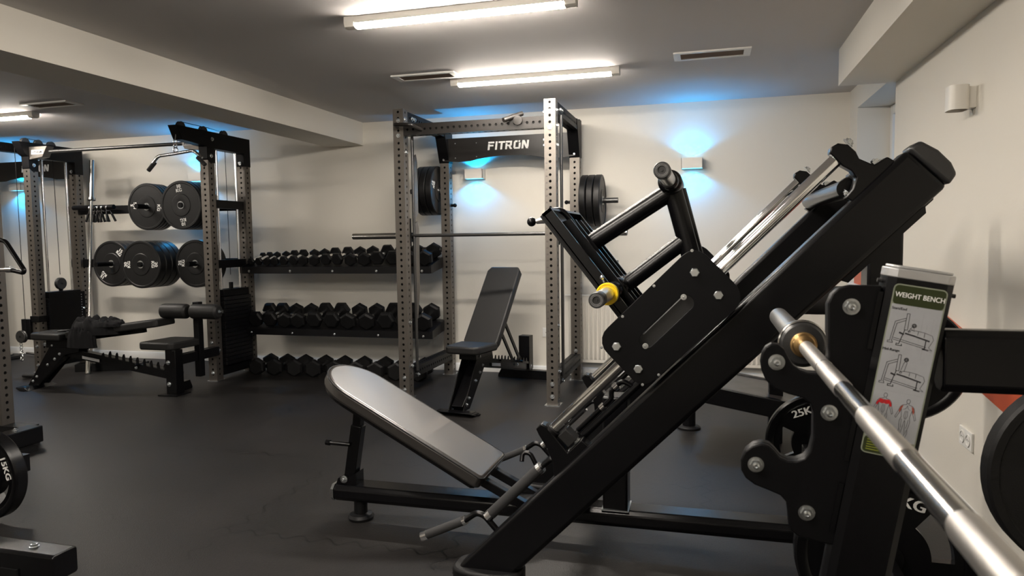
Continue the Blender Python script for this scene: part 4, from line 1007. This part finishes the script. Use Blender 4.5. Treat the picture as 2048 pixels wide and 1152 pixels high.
# ------------------------------------------------------------------ weight bench with barbell (right foreground)
wb = thing('olympic_weight_bench', 'black weight bench upright with barbell hooks and an exercise sign, right foreground', 'weight bench', (.4, 1.0, 0))
LA = math.atan(.165); ex = Vector((math.cos(LA), 0, -math.sin(LA))); ez = Vector((math.sin(LA), 0, math.cos(LA)))
def make_side(y0, full=True):
    O = Vector((.345, y0, 1.183))
    def Lc(u, w_, dy=0): return O + ex*u + ez*w_ + Vector((0, dy, 0))
    hw = .054
    prof = [(-hw + .016, 0), (hw - .016, 0), (hw - .004, .010), (hw, .025), (hw, .045), (hw - .004, .060), (hw - .016, .070), (-hw + .016, .070), (-hw + .004, .060), (-hw, .045), (-hw, .025), (-hw + .004, .010)]
    part('upright', MB().prism([Lc(u, -1.185, dy) for u, dy in prof], ez*1.172), 'satin', wb)
    part('upright_foot', MB().box(.05, .25, y0 - .02, y0 + .10, 0, .025), 'rubber', wb, bev=.004)
    part('silver_cap', MB().prism([Lc(u*1.01, -.013, dy) for u, dy in prof], ez*.016).prism([Lc(u*.93, .003, .035 + (dy - .035)*.85) for u, dy in prof], ez*.005), 'alu', wb, bev=.002)
    out = [(.285, 1.162), (.235, 1.163), (.218, 1.158), (.208, 1.148), (.201, 1.130), (.203, 1.05), (.2035, 1.025), (.199, 1.013), (.188, 1.008), (.172, 1.009), (.158, 1.013), (.147, 1.021), (.139, 1.034), (.131, 1.049), (.121, 1.057), (.110, 1.058), (.100, 1.052), (.094, 1.041), (.0915, 1.026), (.094, 1.010), (.101, .993), (.117, .977), (.140, .969), (.164, .963), (.176, .953), (.181, .938), (.181, .892), (.176, .868), (.167, .855), (.154, .849), (.140, .8485), (.127, .854), (.117, .866), (.108, .874), (.096, .877), (.080, .872), (.067, .861), (.060, .845), (.061, .826), (.069, .812), (.084, .801), (.107, .793), (.128, .785), (.138, .774), (.1405, .755), (.142, .735), (.147, .722), (.158, .713), (.21, .703), (.246, .702)]
    part('hook_plate', MB().prism([(x, y0 + .012, z) for x, z in out], (0, .014, 0)), 'black', wb, bev=.003)
    inn = [(x + (.006 if x < .2 else 0), z) for x, z in out]
    part('hook_liner', MB().prism([(x*.985 + .0035, y0 + .026, z*.992 + .007) for x, z in out], (0, .022, 0)), 'rubber', wb, bev=.003)
    for x, z in ((.238, 1.126), (.119, 1.026), (.206, .940), (.086, .839), (.172, .758)): bolt(wb, (x, y0 + .012, z), (0, -1, 0), .0105)
    for a_, b_ in ((-.04, -.14), (-.26, -.34), (-.38, -.47)): part('weld_seam', MB().beam(Lc(-hw - .002, a_, .012), Lc(-hw - .002, b_, .012), .008, .006, hint=(0, 1, 0)), 'satin', wb)
    part('screw', MB().cyl(Lc(-hw, -.022, .03), Lc(-hw - .007, -.022, .03), .0035, 8).cyl(Lc(hw, -.030, .03), Lc(hw + .007, -.030, .03), .0035, 8), 'plastic', wb)
    yb = y0 + .035
    part('side_beam', MB().beam((.40 - .02, yb, 1.035), (.90, yb, 1.035), .052, .106, hint=(0, 0, 1), ch=.012), 'satin', wb, bev=.004)
    part('rear_post', MB().box(.84, .90, yb - .03, yb + .03, 0, .99), 'satin', wb, bev=.005)
    part('base_rail', MB().beam((.14, yb, .06), (.90, yb, .06), .06, .07, hint=(0, 0, 1)), 'satin', wb, bev=.004)
    return Lc
Lc = make_side(1.30)
make_side(.33)
part('low_cross_beam', MB().beam((.20, .33, .06), (.20, 1.33, .06), .07, .06, hint=(0, 0, 1)), 'satin', wb)
part('bench_pad', MB().box(-1.05, .12, .71, 1.01, .40, .46), 'vinyl', wb, bev=.015)
part('bench_spine', MB().box(-1.0, .12, .82, .90, .34, .40).box(-.95, -.87, .82, .90, 0, .36).box(.04, .12, .82, .90, .09, .36).box(.04, .20, .82, .90, .03, .09), 'satin', wb)
part('storage_peg', MB().cyl((.46, 1.37, .38), (.46, 2.13, .38), .0245, 20).box(.43, .49, 1.34, 1.40, .03, .42), 'satin', wb)
part('storage_peg', MB().cyl((.82, 1.37, .72), (.82, 1.90, .72), .0245, 20), 'satin', wb)
# instruction sign
def sgn(u, w_, d=.0): return Lc(u, w_, -.0008 - d)
def rect(u0, u1, w0, w1, th=.0006, d=0.0, rnd=0):
    if not rnd: P = [(u0, w0), (u1, w0), (u1, w1), (u0, w1)]
    else:
        P = []
        for cu, cw, a0 in ((u1 - rnd, w1 - rnd, 0), (u0 + rnd, w1 - rnd, PI/2), (u0 + rnd, w0 + rnd, PI), (u1 - rnd, w0 + rnd, 1.5*PI)):
            for i in range(5):
                a_ = a0 + PI/2*i/4; P.append((cu + rnd*math.cos(a_), cw + rnd*math.sin(a_)))
    return [sgn(u, w_, d) for u, w_ in P], (0, -th, 0)
S0, S1 = -.0405, .0405; WT, WB_ = -.022, -.315
sg_ = part('exercise_sign', MB().prism(*rect(S0, S1, WB_, WT, rnd=.008)), 'signedge', wb, 'tall WEIGHT BENCH instruction sign')
part('sign_header', MB().prism(*rect(S0 + .002, S1 - .002, WT - .034, WT - .002, .0004, .0006, rnd=.006)), 'green', sg_, 'green title band')
part('sign_panel', MB().prism(*rect(S0 + .002, S1 - .002, WB_ + .030, WT - .034, .0004, .0006)), 'sign', sg_)
part('sign_footer', MB().prism(*rect(S0 + .002, S1 - .002, WB_ + .002, WB_ + .030, .0004, .0006, rnd=.006)), 'green', sg_)
tt = MB(); add_text(tt, 'WEIGHT BENCH', sgn(0.001, WT - .018, .0013), ex, ez, .0118, .02, bold=.00006, sx=.86)
part('sign_title', tt, 'text', sg_)
dr = MB()
add_text(dr, 'Start/End', sgn(-.026, WT - .041, .0012), ex, ez, .0062, .02, bold=.0002)
add_text(dr, 'Mid-Range', sgn(-.026, WT - .111, .0012), ex, ez, .0062, .02, bold=.0002)
def poly(mb_, pts_, wd=.0009, d=.0011):
    for (a, b), (c, e) in zip(pts_[:-1], pts_[1:]):
        p, q = Vector((a, b)), Vector((c, e)); v = (q - p)
        if v.length < 1e-6: continue
        n_ = Vector((-v.y, v.x)).normalized()*wd/2; v2 = v.normalized()*wd*.3; p -= v2; q += v2
        mb_.prism([sgn(*(p - n_), d), sgn(*(q - n_), d), sgn(*(q + n_), d), sgn(*(p + n_), d)], (0, -.0002, 0))
def bench_fig(oy, up):
    s = .00098
    def T(L): return [(-.036 + x*s, oy + y*s) for x, y in L]
    def dbl(L, wdt=2.6):
        poly(dr, T([(x, y) for x, y in L]), .0026); 
    poly(dr, T([(24, 58), (28, 58), (29, 30), (24, 30), (24, 58)]), .0008)                 # upright
    poly(dr, T([(24, 50), (8, 42), (5, 8), (2, 8), (2, 5), (10, 5), (9, 8), (8, 8), (11, 39), (24, 46)]), .0008)
    poly(dr, T([(10, 14), (25, 12), (62, 6)]), .0008); poly(dr, T([(10, 11), (24, 9), (62, 3)]), .0008)
    poly(dr, T([(25, 30), (20, 5), (16, 5), (16, 2), (25, 2), (24, 5)]), .0012)
    poly(dr, T([(27, 24), (40, 22), (65, 17)]), .0026)                                      # pad
    poly(dr, T([(60, 17), (60, 3), (57, 2), (66, 1)]), .0016)
    poly(dr, T([(18, 24), (24, 22)]), .003)
    poly(dr, T([(30, 28), (36, 31), (46, 31), (56, 30), (68, 27), (71, 20), (66, 6), (72, 2), (62, 3)]), .0006)
    poly(dr, T([(46, 31), (46, 24)]), .0006); poly(dr, T([(56, 30), (56, 22)]), .0006)
    if up:
        poly(dr, T([(31, 28), (34, 44), (36, 48), (39, 46), (37, 30)]), .0006); cx_, cy_ = 37, 51
    else:
        poly(dr, T([(31, 27), (33, 33), (40, 30)]), .0006); poly(dr, T([(33, 33), (37, 38), (39, 32)]), .0006); cx_, cy_ = 38, 39
    for rr in (1.2, 2.4, 3.4): poly(dr, T([(cx_ + rr*math.cos(k*PI/6), cy_ + rr*math.sin(k*PI/6)) for k in range(13)]), .0007)
    poly(dr, T([(32, 26), (34, 28), (32, 30), (30, 28), (32, 26)]), .0006)
bench_fig(WT - .104, False); bench_fig(WT - .174, True)
fig = MB()
def body(cu, cw, sc_):
    def T(L, m=1): return [(cu + m*x*sc_, cw + y*sc_) for x, y in L]
    hd_ = [(3*math.sin(k*PI/6), 38 + 4*math.cos(k*PI/6)) for k in range(13)]; poly(fig, T(hd_), .0006)
    for m in (-1, 1):
        poly(fig, T([(1.5, 34), (2, 32), (9, 30), (12, 26), (14, 18), (16, 12), (18, 6), (16, 4), (14.5, 8), (11, 16), (9, 22), (8, 14), (7, 8), (9, 0), (8, -10), (7, -14), (8, -22), (6, -30), (8, -33), (3, -33), (3.5, -24), (2, -14), (1, -2), (0, 2)], m), .0006)
        poly(fig, T([(2, 20), (3, 10), (1, 4)], m), .0005); poly(fig, T([(6, 4), (5, -8), (4, -13)], m), .0005); poly(fig, T([(0, 30), (2, 24), (6, 22)], m), .0005); poly(fig, T([(6, -16), (5, -24)], m), .0005)
    poly(fig, T([(0, 20), (0, 4)]), .0005)
body(-.0195, WB_ + .070, .00090); body(.0165, WB_ + .066, .00090)
part('sign_drawings', dr, 'line', sg_); part('figure_drawings', fig, 'line', sg_)
rd = MB()
def fillp(mb_, cu, cw, L, sc_=.0009): mb_.prism([sgn(cu + x*sc_, cw + y*sc_, .0010) for x, y in L], (0, -.00015, 0))
fillp(rd, -.0195, WB_ + .070, [(-12, 24), (-13.5, 19), (-11, 17), (-8, 23), (-7, 22), (-3, 21), (0, 22.5), (3, 21), (7, 22), (8, 23), (11, 17), (13.5, 19), (12, 25), (8, 30), (2, 29.5), (-2, 29.5), (-8, 30)])
part('red_highlight', rd, 'red', sg_)
rd2 = MB()
for m in (-1, 1): fillp(rd2, .0165, WB_ + .066, [(m*x, y) for x, y in ((7, 30), (11, 27), (13, 20), (12, 15), (9.5, 19), (8.5, 24))][::m])
part('brown_highlight', rd2, 'brownred', sg_)
bx = MB()
for cu in (-.0195, .0165, ): poly(bx, [(cu - .017, WB_ + .112), (cu + .017, WB_ + .112)], .0003, .0009)
for a_, b_ in ((.012, -.045), (.02, -.06), (.028, -.05)): poly(bx, [(a_, WT + b_), (a_, WT + b_ - .06), (a_ + .006, WT + b_ - .06)], .0003, .0009)
part('background_lines', bx, 'greytext', sg_)
fl = MB()
for i in range(5): poly(fl, [(-.033, WB_ + .024 - i*.0042), (-.033 + (.030, .045, .026, .05, .02)[i], WB_ + .024 - i*.0042)], .0011)
part('footer_lines', fl, 'olive', sg_)

# barbell on the hooks, running towards the camera
BX, BZ = .1915, 1.0245
bb = thing('barbell', 'polished barbell with knurled bands resting on the weight bench hooks', 'barbell', (BX, .97, BZ))
part('shaft', MB().cyl((BX, .40, BZ), (BX, 1.535, BZ), .0133, 40), 'bar', bb)
def kn(y0, y1, r=.0143): return part('knurled_band', MB().lathe((BX, y0, BZ), (0, 1, 0), [(.0134, 0), (r, .004), (r, y1 - y0 - .004), (.0134, y1 - y0)], 40), 'knurl', bb, 'knurled grip band')
kn(1.10, 1.50); kn(.76, .945); kn(.46, .60)
part('smooth_collar', MB().lathe((BX, 1.27, BZ), (0, 1, 0), [(.0134, 0), (.0147, .001), (.0147, .004), (.0134, .005)], 40), 'bar', bb)
for y0, sg in ((1.535, 1), (.405, -1)):
    part('bushing', MB().lathe((BX, y0, BZ), (0, sg, 0), [(.0134, -.006), (.020, -.004), (.023, .002), (.026, .003), (.026, .010), (.0134, .010)], 36), 'brass', bb, 'brass bushing')
    part('sleeve_flange', MB().lathe((BX, y0 + sg*.008, BZ), (0, sg, 0), [(.020, 0), (.040, .003), (.046, .010), (.048, .014), (.048, .030), (.046, .033), (.025, .034)], 48), 'barblack', bb)
    part('flange_edge', MB().lathe((BX, y0 + sg*.019, BZ), (0, sg, 0), [(.0465, -.002), (.0490, .001), (.0490, .013), (.0465, .016)], 48), 'bar', bb)
    part('sleeve', MB().lathe((BX, y0 + sg*.04, BZ), (0, sg, 0), [(.020, 0), (.0245, .002), (.0245, .488), (.022, .492), (0, .492)], 40), 'sleeve', bb)
# plates stored on the bench
p2 = bumper('weight_plate', 'iron 25 kg plate with grip openings low behind the weight bench upright', 'weight plate', None, '25', D=.45, T=.045, face=-1, grip=True, spin=.28, marks=1)
p2.location = (.46, 2.04, .385)
p3 = bumper('weight_plate', 'iron plate cut off by the right edge of the photo', 'weight plate', None, None, D=.45, T=.05, face=-1)
p3.location = (.82, 1.76, .72)

# ------------------------------------------------------------------ low bench seen under the leg press beam
bg = thing('hip_thrust_bench', 'low black bench frame standing behind the leg press', 'weight bench', (.2, 4.4, 0))
part('side_rail', MB().beam((-.06, 4.40, .30), (.62, 4.22, .22), .04, .11, hint=(0, 0, 1)), 'satin', bg, bev=.006)
part('side_rail', MB().beam((.0, 4.95, .30), (.68, 4.77, .22), .04, .11, hint=(0, 0, 1)), 'satin', bg, bev=.006)
part('deck', MB().prism([(-.06, 4.42, .335), (.62, 4.24, .255), (.68, 4.75, .255), (.0, 4.93, .335)], (0, 0, .012)), 'vinyl', bg)
part('front_leg', MB().cyl((-.11, 4.66, .01), (-.11, 4.66, .32), .042, 24), 'satin', bg)
part('leg_disc', MB().lathe((-.11, 4.66, 0), (0, 0, 1), [(0, 0), (.075, 0), (.075, .012), (.06, .022), (0, .022)], 28), 'rubber', bg)
part('rear_post', MB().box(.36, .44, 4.42, 4.50, 0, .72), 'satin', bg, bev=.006)
part('roller_pad', MB().cyl((.46, 4.50, .86), (.98, 4.50, .86), .085, 28), 'padnew', bg, 'grey round pad')
part('pad_post', MB().box(.68, .74, 4.46, 4.54, 0, .80), 'satin', bg)
for xx, zz in ((.04, .262), (.23, .24)): bolt(bg, (xx, 4.355 - xx*.26 + .022, zz), (0, -1, 0), .010)
part('grip_rod', MB().tube([(.255, 4.44, .712), (.33, 4.44, .735), (.37, 4.44, .745)], .017, 12), 'chrome', bg)
part('yellow_knob', MB().cyl((.385, 4.44, .742), (.385, 4.40, .742), .018, 14), 'yellow', bg, 'yellow adjusting knob')

# ------------------------------------------------------------------ machine cut off by the left edge
lm = thing('functional_rack', 'steel upright and black base arms of a machine cut off by the left edge', 'power rack', (-3.9, 3.0, 0))
part('upright', perf(MB(), (-4.31, 3.38, .12), (-4.31, 3.38, 2.1), hint=(0, 1, 0), first=.02), 'steel', lm)
part('base_arm', MB().beam((-4.02, 2.3, .085), (-4.02, 3.36, .085), .11, .10, hint=(0, 0, 1)), 'satin', lm, bev=.006)
part('base_foot', MB().box(-4.01, -3.92, 3.14, 3.28, 0, .035).box(-4.36, -4.08, 3.33, 3.43, .0, .12), 'rubber', lm)
part('base_arm', MB().beam((-3.9, 1.985, .075), (-2.275, 1.985, .075), .105, .10, hint=(0, 0, 1), ch=.008), 'satin', lm, bev=.006)
part('base_foot', MB().box(-2.52, -2.44, 1.925, 1.935, .0, .06).box(-2.54, -2.42, 1.94, 2.03, 0, .03), 'rubber', lm)
part('cross_base', MB().beam((-4.02, 1.93, .075), (-4.02, 2.35, .085), .10, .09, hint=(0, 0, 1)), 'satin', lm)
bolt(lm, (-2.42, 1.985, .1255), (0, 0, 1), .013); bolt(lm, (-4.02, 3.22, .1355), (0, 0, 1), .012)
part('spring_pin', MB().cyl((-2.73, 1.93, .09), (-2.63, 1.90, .09), .013, 14).torus((-2.69, 1.918, .09), (1, -.3, 0), .015, .004).torus((-2.67, 1.912, .09), (1, -.3, 0), .015, .004).torus((-2.65, 1.906, .09), (1, -.3, 0), .015, .004), 'chrome', lm)
part('handle_arm', MB().tube([(-4.20, 3.3, 1.29), (-4.10, 3.3, 1.28), (-3.965, 3.3, 1.10), (-3.975, 3.3, 1.085), (-4.06, 3.3, 1.10)], .0135, 14), 'satin', lm)
part('handle_mount', MB().cyl((-4.32, 3.32, 1.10), (-4.07, 3.3, 1.105), .0135, 16).cyl((-4.10, 3.3, 1.105), (-4.055, 3.3, 1.105), .019, 16), 'chrome', lm)
part('storage_peg', MB().cyl((-4.02, 2.32, .24), (-3.085, 2.32, .24), .02, 16) if False else MB().cyl((-3.12, 2.30, .222), (-3.12, 2.52, .222), .0235, 18).box(-3.98, -3.09, 2.46, 2.54, .185, .265), 'satin', lm)
p4 = bumper('weight_plate', '15 kg plate with a thick rim low on the machine at the left edge', 'weight plate', None, '15', D=.405, T=.06, face=-1, grip=True, spin=1.25)
p4.location = (-3.12, 2.36, .222)

for m_ in list(bpy.data.meshes):
    if m_.users == 0: bpy.data.meshes.remove(m_)
